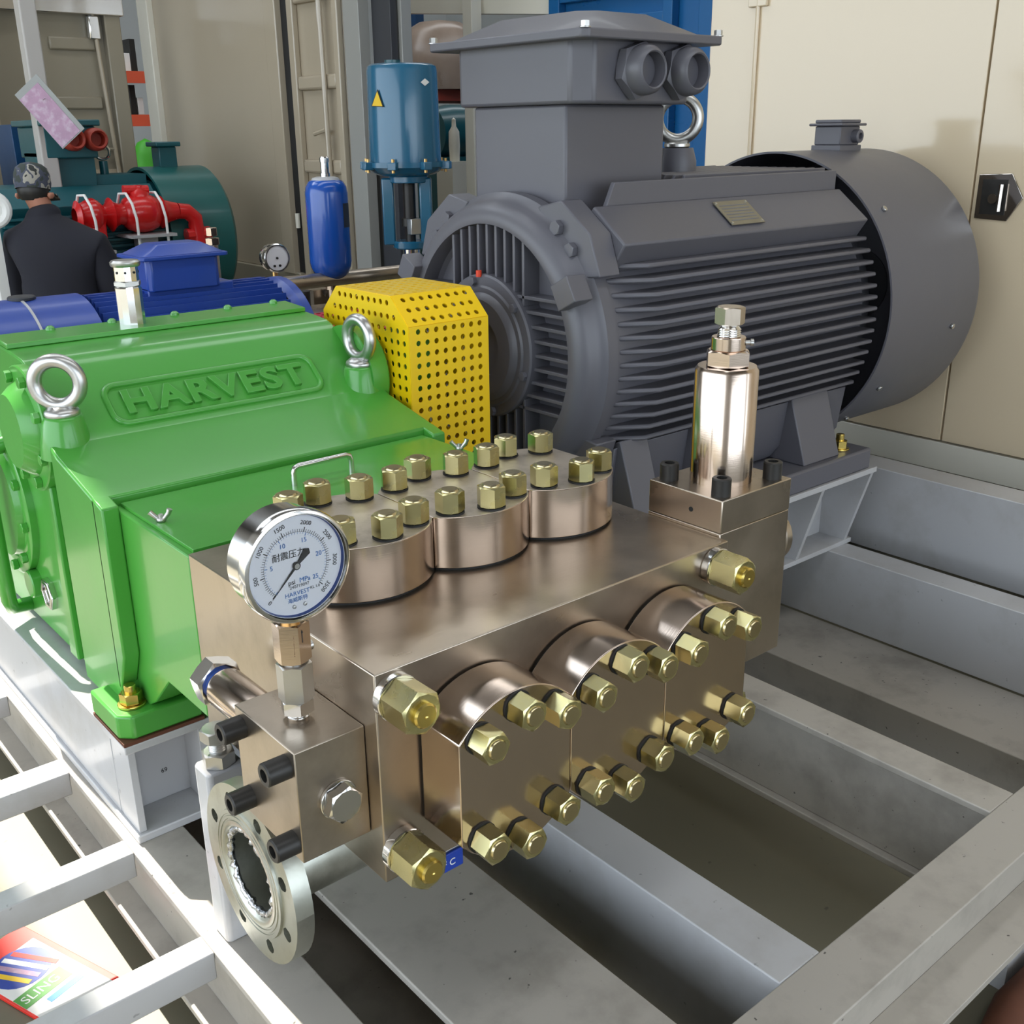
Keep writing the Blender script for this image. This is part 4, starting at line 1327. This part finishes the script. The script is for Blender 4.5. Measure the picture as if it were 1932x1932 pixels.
cd_ = thing('louvred_door', 'beige pressed container door with louvres behind blue accumulator', 'door', (2.62, 4.4, -.35))
dY0, dY1 = 4.165, 4.665
part('door_skin', MB().box(2.62, 2.66, dY0, dY1, -.33, 2.2), 'beige', cd_, .003)
part('door_edge', MB().box(2.585, 2.62, dY1 - .06, dY1, -.33, 2.2), 'beige', cd_, .006)
part('door_edge', MB().box(2.585, 2.62, dY0, dY0 + .05, -.33, 2.2), 'beige', cd_, .006)
for z in (.30, .72, 1.14, 1.6):
    part('pressed_rail', MB().prism([(dY0 + .05, z), (dY1 - .06, z), (dY1 - .06, z + .07), (dY0 + .05, z + .07)], 'x', 2.59, 2.62), 'beige', cd_, .012)
part('lock_rod', MB().tube([(2.575, 4.32, 2.2), (2.575, 4.30, .1)], .014, 10), 'beige', cd_)
part('rod_handle', MB().tube([(2.57, 4.31, .52), (2.565, 4.42, .50)], .012, 8), 'beige', cd_)
for k in range(8):
    z = .23 - k * .055
    part('louvre', MB().prism([(z, 2.62), (z - .028, 2.575), (z - .034, 2.58), (z - .010, 2.62)], 'y', dY0 + .06, dY1 - .07), 'beige', cd_)

pn = thing('container_side', 'large plain glossy beige container side panel', 'container', (2.65, 5.6, -.45))
part('side_panel', MB().box(2.60, 2.64, 4.86, 6.42, -.25, 2.2), 'beige', pn, .004)
part('corner_post', MB().box(2.56, 2.645, 4.745, 4.87, -.26, 2.2), 'beige', pn, .006)
part('far_post', MB().box(2.56, 2.66, 6.40, 6.56, -.45, 2.2), 'cream_white', pn, .006)
part('bottom_rail', MB().box(2.57, 2.68, 4.70, 6.46, -.46, -.25), 'beige_dark', pn, .004)
part('hinge', MB().cyl('z', 2.585, 4.705, .014, .0, .08, 10), 'cream_white', pn)
part('underframe', MB().box(2.6, 2.9, 4.72, 6.4, ZF, -.46), 'dark', pn)
part('gap_shade', MB().box(2.598, 2.66, 4.668, 4.80, -.25, 2.2), 'dark', pn)  # dark box put in for the black shade of the door gap

rd = thing('ribbed_door', 'grey green ribbed container end door with lock rod', 'door', (2.1, 6.4, -.6))
part('door_skin', MB().box(1.50, 2.30, 6.36, 6.40, -.6, 1.34), 'beige_dark', rd, .004)
for z in (.66, 1.0):
    part('pressed_rail', MB().prism([(z, 1.90), (z, 2.18), (z + .075, 2.18), (z + .075, 1.90)], 'y', 6.335, 6.36), 'beige_dark', rd, .01)
part('door_post', MB().box(2.24, 2.34, 6.30, 6.40, -.6, 1.34), 'beige_dark', rd, .008)
part('lock_rod', MB().tube([(2.17, 6.315, 1.3), (2.24, 6.315, -.2)], .013, 10), 'beige', rd)
part('rod_bracket', MB().box(2.14, 2.21, 6.30, 6.345, 1.06, 1.20), 'chrome', rd, .01)
part('rod_handle', MB().tube([(2.0, 6.315, .44), (2.21, 6.315, .42)], .010, 8), 'beige_dark', rd)
part('top_header', MB().box(1.5, 2.36, 6.28, 6.42, 1.20, 1.38), 'chrome', rd, .006)
for k in range(6):
    z = .30 - k * .06
    part('louvre', MB().prism([(z, 6.36), (z - .03, 6.33), (z - .037, 6.335), (z - .012, 6.36)][::-1] and [(6.36, z), (6.325, z - .03), (6.33, z - .038), (6.36, z - .012)], 'x', 1.95, 2.30), 'beige', rd)

lw = thing('side_container', 'beige container wall at far left behind the column', 'container', (1.0, 5.9, ZF))
part('wall_panel', MB().box(.3, 1.45, 6.0, 6.06, ZF, 2.0), 'beige', lw)
part('top_rail', MB().box(.3, 1.5, 5.96, 6.06, 1.25, 1.36), 'cream_white', lw)

# storage rack seen through the gaps
rk = thing('storage_rack', 'steel storage rack with orange beams seen through container gap', 'rack', (3.6, 9.6, ZF))
rx0, rx1, ry = 2.6, 4.4, 9.4
for x in (rx0, rx1):
    for y in (ry, ry + .7):
        part('upright', MB().box(x - .04, x + .04, y - .04, y + .04, ZF, 2.3), 'navy_box', rk)
for z in (.12, .58, .95):
    part('shelf_beam', MB().box(rx0, rx1, ry - .06, ry - .02, z, z + .10), 'orange', rk)
    part('shelf_deck', MB().box(rx0, rx1, ry, ry + .7, z + .08, z + .10), 'wood', rk)
for px, z, h_, mt_, lb in ((250, .68, .26, 'black_oxide', 'black case on lower orange rack shelf'), (263, .68, .15, 'white', 'white carton on lower orange rack shelf'),
                           (243, 1.05, .16, 'white', 'white carton on upper orange rack shelf'), (255, 1.05, .28, 'black_oxide', 'black case on upper orange rack shelf')):
    q = onY(ry + .2, px, 200 if z > 1 else 240)
    tag(part('stored_carton', MB().box(q.x - .028, q.x + .028, ry + .1, ry + .4, z + .002, z + h_), mt_, None, .004), lb, 'carton', 'goods on the storage rack')
gs = onY(7.5, 276, 285)
tag(part('green_bag', MB().lathe([(ZF, .12), (-.1, .13), (.36, .11), (.45, .06), (.48, 0)], 'z', gs.x, 7.5, 20), 'lime'), 'bright green bag standing beyond the ribbed door', 'bag')

# far racks and a wrapped load behind the actuator
r2 = thing('machine_rack', 'brown and red machinery rack behind the teal actuator', 'rack', (5.0, 6.2, ZF))
a0 = at(850, 230, 8.2)
part('rack_frame', MB().box(a0.x - .5, a0.x + .5, a0.y - .15, a0.y + .5, .72, .80), 'rust_red', r2)
part('rack_frame', MB().box(a0.x - .5, a0.x + .5, a0.y - .15, a0.y + .5, .45, .52), 'rust', r2)
for dx in (-.45, .45):
    part('rack_leg', MB().box(a0.x + dx - .04, a0.x + dx + .04, a0.y - .1, a0.y + .4, ZF, .72), 'dark', r2)
tag(part('wrapped_load', MB().lathe([(.802, .36), (1.0, .38), (1.2, .30), (1.28, .16), (1.30, 0)], 'z', a0.x, a0.y + .1, 14), 'plastic_wrap', sharp=80), 'plastic wrapped load on top of the machinery rack', 'load')
a1 = at(848, 260, 7.2)
tag(part('teal_pump', MB().lathe([(0, 0), (0, .16), (.12, .18), (.34, .18), (.36, .1), (.55, .1), (.55, 0)], 'x', 0, 0, 24).xf(Matrix.Translation((a1.x - .15, a1.y, a1.z + .03))).box(a1.x - .2, a1.x + .4, a1.y - .15, a1.y + .15, ZF, a1.z - .12), 'teal'), 'teal pump casing standing beyond the actuator', 'pump')
a2 = at(857, 265, 6.4)
tag(part('spray_bottle', MB().lathe([(-.14, .03), (-.05, .034), (.03, .032), (.06, .014), (.10, .012), (.11, 0)], 'z', a2.x, a2.y, 16).xf(Matrix.Translation((0, 0, a2.z + .02))).box(a2.x - .08, a2.x + .08, a2.y - .08, a2.y + .08, ZF, a2.z - .12), 'cream_white'), 'small bottle on a grey stand right of teal actuator', 'bottle')
part_w = MB().tube([at(742, 30, 7.5), at(750, 120, 7.5)], .035, 4)
tag(part('timber_batten', part_w.tube([at(750, 120, 7.5), (at(750, 120, 7.5).x, at(750, 120, 7.5).y, ZF)], .03, 4), 'wood'), 'upright timber batten behind the actuator top', 'batten')
tag(part('rack_upright', MB().box(at(787, 60, 8.4).x - .04, at(787, 60, 8.4).x + .04, at(787, 60, 8.4).y - .04, at(787, 60, 8.4).y + .04, ZF, 1.6), 'navy_box'), 'dark blue perforated rack upright behind the actuator', 'upright')

# ------------------------------------------------------------------ teal motor and red valve train at the back left
TY, TZ, TR = 5.02, -.02, .365
tmo = thing('teal_motor', 'dark teal finned motor behind the seated worker', 'motor', (1.7, TY, TZ - .4))
part('frame', MB().lathe([(1.0, 0), (1.0, .30), (1.86, .30), (1.86, 0)], 'x', TY, TZ, 48), 'teal', tmo)
tcw = part('fan_cowl', MB().lathe([(1.82, .35), (1.82, TR), (2.17, TR), (2.19, TR - .02), (2.195, TR - .05), (2.195, 0)], 'x', TY, TZ, 64), 'teal_cowl', tmo)
part('cowl_box', MB().box(1.93, 2.03, TY - .05, TY + .05, TZ + TR - .01, TZ + TR + .10), 'teal', tcw, .006)
part('cowl_box_lid', MB().box(1.91, 2.05, TY - .07, TY + .07, TZ + TR + .10, TZ + TR + .125), 'teal', tcw, .006)
part('name_pad', MB().prism([(TY - .20, TZ + .29), (TY - .30, TZ + .20), (TY - .26, TZ + .15), (TY - .15, TZ + .25)], 'x', 1.02, 1.80), 'teal', tmo, .004)
for k in range(12):
    z = .15 - .03 * k
    part('cooling_fin', MB().box(1.02, 1.81, TY - math.sqrt(.345 ** 2 - z ** 2), TY - .2, TZ + z - .006, TZ + z + .006), 'teal', tmo)
for k in range(9):
    y = -.13 + .032 * k
    part('cooling_fin', MB().box(1.30, 1.81, TY + y - .005, TY + y + .005, TZ + .25, TZ + .335), 'teal', tmo)
part('box_neck', MB().box(1.30, 1.55, TY - .15, TY + .15, TZ + .2, TZ + .45), 'teal', tmo, .006)
tbx = part('terminal_box', MB().box(1.30, 1.555, TY - .2, TY + .2, TZ + .42, TZ + .57), 'teal', tmo, .008)
part('box_lid', MB().box(1.28, 1.575, TY - .22, TY + .22, TZ + .57, TZ + .60), 'teal', tbx, .006)
for px in (134, 176):
    q = onY(TY - .2, px, 263)
    part('cable_gland', MB().lathe([(TY - .2, .055), (TY - .25, .055), (TY - .27, .050), (TY - .28, .042), (TY - .27, .034), (TY - .22, .033), (TY - .22, 0)], 'y', q.z, q.x, 16), 'rust_red', tbx)
part('eye_collar', MB().cyl('z', 1.645, TY, .022, TZ + .33, TZ + .40, 16), 'teal', tmo)
part('lifting_eye', MB().torus((1.645, TY, TZ + .445), (.3, .95, 0), .036, .008, 32, 10), 'chrome', tmo)
part('motor_support', MB().box(1.05, 2.1, TY - .3, TY + .3, ZF, TZ - .28), 'dark', tmo)

vl = thing('valve_train', 'glossy red pipe valves clamped on grey brackets before teal motor', 'valves', (1.6, 4.62, -.2))
vy = 4.62
V0, V1 = onY(vy, 265, 400), onY(vy, 140, 410)
zc_ = V0.z - .005
xk = lambda px: onY(vy, px, 405).x
part('ball_body', MB().lathe([(xk(232), .055), (xk(238), .075), (xk(250), .09), (xk(265), .096), (xk(280), .092), (xk(293), .078), (xk(299), .055)], 'x', vy, zc_, 40), 'red', vl, sharp=60)
part('ball_bonnet', MB().lathe([(zc_ + .06, .055), (zc_ + .10, .05), (zc_ + .115, .03), (zc_ + .135, .025), (zc_ + .135, 0)], 'z', V0.x, vy, 24), 'red', vl, sharp=60)
part('bonnet_bar', MB().tube([(xk(238), vy, zc_ + .115), (xk(283), vy - .01, zc_ + .112)], .022, 10), 'red', vl)
prof = [(xk(140), .04), (xk(146), .075), (xk(152), .06), (xk(166), .078), (xk(176), .085), (xk(186), .07), (xk(196), .042), (xk(203), .06), (xk(208), .082), (xk(214), .066), (xk(224), .05), (xk(234), .055)]
part('check_body', MB().lathe(prof, 'x', vy, zc_, 32), 'red', vl, sharp=60)
part('check_base', MB().box(xk(163), xk(192), vy - .06, vy + .06, zc_ - .16, zc_), 'red', vl, .02)
part('outlet_body', MB().lathe([(xk(297), .05), (xk(304), .08), (xk(310), .062), (xk(322), .05), (xk(334), .042)], 'x', vy, zc_, 32), 'red', vl, sharp=60)
e0, e1 = onY(vy, 334, 393), onY(vy, 372, 440)
part('elbow', MB().tube([(e0.x, vy, zc_), (e0.x + .05, vy, zc_ - .005), (e0.x + .09, vy, zc_ - .04), (e1.x, vy, zc_ - .10), (e1.x + .005, vy, zc_ - .2)], .04, 14), 'red', vl, sharp=80)
part('elbow_flange', MB().tube([(e1.x - .06, vy, zc_ - .125), (e1.x + .07, vy, zc_ - .12)], .035, 10), 'red', vl)
for px in (160, 238, 293):
    x = xk(px)
    part('u_clamp', MB().tube([(x + .012, vy - .10, zc_ - .16), (x + .012, vy - .10, zc_ - .02), (x + .004, vy - .085, zc_ + .05), (x, vy - .03, zc_ + .098), (x - .008, vy + .04, zc_ + .095), (x - .012, vy + .10, zc_)], .007, 8), 'white', vl)
part('bracket_plate', MB().box(xk(226), xk(312), vy - .12, vy + .12, zc_ - .112, zc_ - .098), 'skid', vl)
part('bracket_plate', MB().box(xk(160), xk(194), vy - .12, vy + .12, zc_ - .175, zc_ - .16), 'skid', vl)
part('bracket_post', MB().box(xk(253), xk(286), vy - .05, vy + .05, ZF, zc_ - .112), 'skid', vl, .004)
part('bracket_post', MB().box(xk(160), xk(190), vy - .05, vy + .05, ZF, zc_ - .175), 'skid', vl, .004)

n2 = onY(2.5, 400, 445)
nt_ = thing('needle_valve', 'small steel fitting stack standing beside the blue terminal box', 'fitting', (n2.x, 2.5, -.06))
part('hex_cap', MB().nut(.032, .026).xf(Matrix.Translation((n2.x, 2.5, n2.z))), 'steel_polished', nt_)
part('hex_body', MB().nut(.04, .022).xf(Matrix.Translation((n2.x, 2.5, n2.z - .028))), 'steel_polished', nt_)
part('tube', MB().cyl('z', n2.x, 2.5, .016, n2.z - .2, n2.z - .02, 16), 'steel', nt_)
part('tube_base', MB().box(n2.x - .03, n2.x + .03, 2.47, 2.53, ZF, n2.z - .2), 'dark', nt_)

tag(part('teal_tank', MB().lathe([(.7, 0), (.7, .20), (.73, .24), (.95, .24), (.98, .22), (.98, 0)], 'x', 5.45, .26, 32).box(.72, .95, 5.3, 5.6, ZF, .1), 'teal_cowl'), 'dark teal round cowl at the far left edge', 'motor')
q0_, q1_ = at(19, 235, 5.6), at(66, 330, 5.6)
tag(part('navy_cabinet', MB().box(q0_.x, q0_.x + .22, q0_.y, q0_.y + .3, ZF, q0_.z), 'navy_box', None, .004), 'navy blue cabinet behind the column and worker', 'cabinet')
wg = at(8, 395, 4.5)
tag(part('wheel_rim', MB().torus((wg.x - .05, wg.y, wg.z), (-.3, -.95, 0), .06, .02, 24, 10).cyl('y', wg.z, wg.x - .05, .05, wg.y - .005, wg.y + .005).box(wg.x - .07, wg.x - .03, wg.y + .006, wg.y + .05, ZF, wg.z), 'white'), 'white round gauge rim at the left picture edge', 'gauge')
yg2 = thing('far_yellow_guard', 'small yellow perforated guard left of the worker', 'guard', (wg.x, 4.7, ZF))
w2 = at(18, 385, 5.2)
guard(yg2, w2.x - .3, w2.x + .06, w2.y, w2.y + .35, ZF, w2.z - .1, w2.z, .08, 'yellow', .035, .009)

# steel column with a paper tag
c0 = at(60, 100, 5.05)
colm = thing('steel_column', 'pale grey square steel column beside the seated worker', 'column', (c0.x, c0.y, ZF))
part('shaft', MB().box(-.040, .040, -.040, .040, ZF, 2.4).xf(Matrix.Translation((c0.x, c0.y, 0))), 'col_white', colm, .008)
tcn_ = at(94, 211, 4.88)
tb_ = MB().box(-.072, .072, -.002, .002, -.15, .15)
tb_.xf(Matrix.Translation(tcn_) @ Matrix.Rotation(YAW - rad(90), 4, 'Z') @ Matrix.Rotation(rad(-38), 4, 'Y'))
ptag = thing('paper_tag', 'crumpled pink paper tag in clear sleeve on steel column', 'tag', tuple(tcn_))
part('sleeve', tb_, 'tag_back', ptag)
tb_ = MB().box(-.070, .050, -.004, -.002, -.145, .12)
tb_.xf(Matrix.Translation(tcn_) @ Matrix.Rotation(YAW - rad(90), 4, 'Z') @ Matrix.Rotation(rad(-38), 4, 'Y'))
part('pink_sheet', tb_, 'pink_tag', ptag)
part('tie_wire', MB().tube([tcn_ + Vector((-.03, -.02, .05)), tcn_ + Vector((.05, .09, .08))], .002, 6), 'zinc', ptag)

# ------------------------------------------------------------------ seated worker seen from behind
hd = at(54, 350, 4.55)
F = Vector((math.cos(YAW), math.sin(YAW), 0))      # he faces away from the camera
Rr = Vector((math.sin(YAW), -math.cos(YAW), 0))    # to his right in the picture
pz = at(70, 560, 4.9)
pel = Vector((hd.x, hd.y, 0)) + Rr * .08 - F * .02 + Vector((0, 0, -.40))
man = thing('person', 'seated worker in dark navy jacket and camouflage cap with back turned', 'person', (pel.x, pel.y, ZF))


def skin_fig(name, verts, edges, mt, lev=2):
    me = bpy.data.meshes.new(name)
    me.from_pydata([tuple(v[0]) for v in verts], edges, [])
    me.materials.append(MATS[mt])
    o = link(name, me, man)
    sk = o.modifiers.new('skin', 'SKIN')
    for i, v in enumerate(verts):
        sv = me.skin_vertices[0].data[i]
        r_ = v[1]
        sv.radius = r_ if isinstance(r_, tuple) else (r_, r_)
        sv.use_root = i == 0
    s_ = o.modifiers.new('sub', 'SUBSURF')
    s_.levels = s_.render_levels = lev
    sk.use_smooth_shade = True
    return o


def W(f, r, z):
    return Vector((pel.x, pel.y, 0)) + F * f + Rr * r + Vector((0, 0, z))


hip, ch, nk_ = -.40, .0, .135
hz_ = hd.z
body = [(W(0, 0, -.40), .09), (W(.02, 0, -.2), .09), (W(.05, 0, 0.02), .10), (W(.07, -.03, .14), .055), (W(.06, -.055, .20), .045), (W(.06, -.08, hz_ - .02), .062), (W(.07, -.08, hz_ + .05), .058),
        (W(.06, -.16, .09), .055), (W(.10, -.22, -.16), .045), (W(.27, -.17, -.22), .035), (W(.36, -.12, -.20), .028),
        (W(.06, .16, .07), .055), (W(.08, .22, -.18), .045), (W(.25, .17, -.24), .035), (W(.34, .12, -.22), .028),
        (W(.05, -.09, -.42), .08), (W(.36, -.13, -.40), .055), (W(.30, -.13, -.80), .042), (W(.38, -.13, -.835), .024),
        (W(.05, .09, -.42), .08), (W(.36, .13, -.40), .055), (W(.30, .13, -.80), .042), (W(.38, .13, -.835), .024)]
be = [(0, 1), (1, 2), (2, 3), (3, 4), (4, 5), (5, 6), (2, 7), (7, 8), (8, 9), (9, 10), (2, 11), (11, 12), (12, 13), (13, 14), (0, 15), (15, 16), (16, 17), (17, 18), (0, 19), (19, 20), (20, 21), (21, 22)]
skin_fig('body', body, be, 'skin')
jk = [(W(-.02, .02, -.42), (.185, .15)), (W(-.01, .015, -.28), (.175, .14)), (W(.0, .0, -.1), (.18, .135)), (W(.03, -.01, .06), (.16, .115)), (W(.05, -.045, .165), (.088, .08)), (W(.055, -.06, hz_ - .075), (.066, .07)),
      (W(.04, -.17, .065), .082), (W(.08, -.225, -.16), .072), (W(.25, -.17, -.22), .052),
      (W(.04, .16, .045), .082), (W(.06, .225, -.18), .072), (W(.23, .17, -.24), .052)]
skin_fig('jacket', jk, [(0, 1), (1, 2), (2, 3), (3, 4), (4, 5), (3, 6), (6, 7), (7, 8), (3, 9), (9, 10), (10, 11)], 'jacket')
tr = [(W(.0, 0, -.42), .13), (W(.06, -.09, -.43), .10), (W(.37, -.13, -.40), .072), (W(.31, -.13, -.77), .056), (W(.06, .09, -.43), .10), (W(.37, .13, -.40), .072), (W(.31, .13, -.77), .056)]
skin_fig('trousers', tr, [(0, 1), (1, 2), (2, 3), (0, 4), (4, 5), (5, 6)], 'jacket')
for s in (-1, 1):
    c = W(.36, s * .13, -.825)
    part('shoe', MB().box(-.13, .13, -.045, .045, -.035, .03).xf(Matrix.Translation(c) @ Matrix.Rotation(YAW, 4, 'Z')), 'black_oxide', man, .02)
hc_ = W(.065, -.08, hz_)
cap = MB().lathe([(-.038, .070), (-.01, .074), (.025, .072), (.05, .063), (.066, .043), (.073, .020), (.074, 0)], 'z', 0, 0, 24)
cap.xf(Matrix.Translation(hc_ + Vector((0, 0, .02))) @ Matrix.Rotation(YAW, 4, 'Z') @ Matrix.Rotation(rad(10), 4, 'Y') @ Matrix.Scale(1.12, 4, (1, 0, 0)))
part('cap', cap, 'camo', man, sharp=80)
cp = MB().prism([(.06, -.075), (.16, -.05), (.175, 0), (.16, .05), (.06, .075)], 'z', -.03, -.024).xf(Matrix.Translation(hc_) @ Matrix.Rotation(YAW, 4, 'Z') @ Matrix.Rotation(rad(16), 4, 'Y'))
part('cap_peak', cp, 'camo', man)
part('hair', MB().lathe([(-.06, .056), (-.04, .066), (-.02, .069), (.0, .066)], 'z', 0, 0, 20, ang=(rad(95), rad(265))).xf(Matrix.Translation(hc_) @ Matrix.Rotation(YAW, 4, 'Z')), 'black_oxide', man, sharp=80)
for s in (-1, 1):
    e_ = MB().lathe([(-.012, .012), (0, .026), (.012, .02), (.014, 0)], 'z', 0, 0, 12).xf(Matrix.Translation(hc_ + Rr * (s * .070) + Vector((0, 0, -.045))) @ Matrix.Scale(.5, 4, Rr))
    part('ear', e_, 'skin', man, sharp=80)
nose = hc_ + F * .082 + Vector((0, 0, -.05))
part('nose', MB().lathe([(-.02, .016), (0, .014), (.03, .006), (.034, 0)], 'z', nose.x, nose.y, 10).xf(Matrix.Translation((0, 0, nose.z))), 'skin', man, sharp=80)
for s in (-1, 1):
    ec = hc_ + F * .066 + Rr * (s * .028) + Vector((0, 0, -.02))
    part('eye', MB().lathe([(-.01, 0), (-.007, .007), (0, .010), (.007, .007), (.01, 0)], 'z', ec.x, ec.y, 10).xf(Matrix.Translation((0, 0, ec.z))), 'white', man)
mth = hc_ + F * .070 + Vector((0, 0, -.078))
part('mouth', MB().box(-.006, .006, -.022, .022, -.004, .004).xf(Matrix.Translation(mth) @ Matrix.Rotation(YAW, 4, 'Z')), 'rust_red', man, .003)
for s in (-1, 1):
    w_ = body[10 if s < 0 else 14][0]
    for k, (o_, l_) in enumerate(((-.03, .06), (-.01, .075), (.01, .08), (.028, .07))):
        b0 = w_ + F * .02 + Rr * o_ * .8
        part('finger', MB().tube([b0, b0 + F * l_ * .5 + Vector((0, 0, -.012)), b0 + F * l_ + Vector((0, 0, -.045))], [.0095, .0088, .0075], 8), 'skin', man, sharp=80)
    b0 = w_ - Rr * (s * .028)
    part('thumb', MB().tube([b0, b0 - Rr * (s * .02) + F * .03, b0 - Rr * (s * .022) + F * .06 + Vector((0, 0, -.015))], [.012, .0105, .009], 8), 'skin', man, sharp=80)
stl = thing('stool', 'low dark stool under the seated worker', 'stool', (pel.x, pel.y, ZF))
part('seat', MB().cyl('z', pel.x + F.x * .05, pel.y + F.y * .05, .16, -.585, -.552, 24, .008), 'wood', stl)
for k in range(4):
    a = YAW + rad(45 + 90 * k)
    part('leg', MB().tube([(pel.x + F.x * .05 + .09 * math.cos(a), pel.y + F.y * .05 + .09 * math.sin(a), -.586), (pel.x + F.x * .05 + .14 * math.cos(a), pel.y + F.y * .05 + .14 * math.sin(a), ZF)], .013, 8), 'motor_dark', stl)

# ------------------------------------------------------------------ small things on the floor
fy = onZ(ZF, 70, 1850)
fa_, fb_ = onZ(ZF + .002, 25, 1812), onZ(ZF + .002, 190, 1905)
ang = math.atan2(fb_.y - fa_.y, fb_.x - fa_.x)
lf = thing('sling_packet', 'red and white printed sling packet lying on the floor', 'packet', (fy.x, fy.y, ZF))
Lm = Matrix.Translation((fy.x + .01, fy.y - .01, ZF + .001)) @ Matrix.Rotation(ang, 4, 'Z')
lw_, lh_ = .15, .065
part('packet', MB().box(-lw_, lw_, -lh_, lh_, 0, .006).xf(Lm), 'paper_red', lf, .001)
part('white_field', MB().box(-lw_ + .05, lw_ - .006, -lh_ + .004, lh_ - .012, .006, .0064).xf(Lm), 'white', lf)
part('picture', MB().lathe([(.0064, 0), (.0064, .05), (.0068, .05), (.0068, 0)], 'z', -.055, -.005, 24).xf(Lm), 'blue_tag', lf)
for k, c in enumerate(('paper_red', 'white', 'pink_tag', 'yellow')):
    part('picture_band', MB().box(-.045, .045, -.005, .005, .0068, .0071).xf(Lm @ Matrix.Translation((-.055, .022 - k * .018, 0)) @ Matrix.Rotation(rad(18), 4, 'Z')), c, lf)
part('green_field', MB().box(.0, .035, -lh_ + .004, .03, .0066, .0069).xf(Lm), 'paper_green', lf)
part('blue_field', MB().box(.045, .058, -.03, .035, .0066, .0069).xf(Lm), 'paper_blue', lf)
link('print_word', join_meshes([(textmesh('SLING', .026, 'white', .0001), Lm @ Matrix.Translation((.018, -.02, .0071)) @ Matrix.Rotation(rad(90), 4, 'Z'))], 'print_word', 'white'), lf)
rb = onZ(ZF + .05, 1895, 1890)
tag(part('rusty_bar', MB().tube([onZ(ZF + .03, 2010, 1800), onZ(ZF + .03, 1910, 1900), onZ(ZF + .03, 1870, 1990)], .03, 12), 'rust', sharp=80), 'rusty iron bar lying on floor at the skid corner', 'bar')
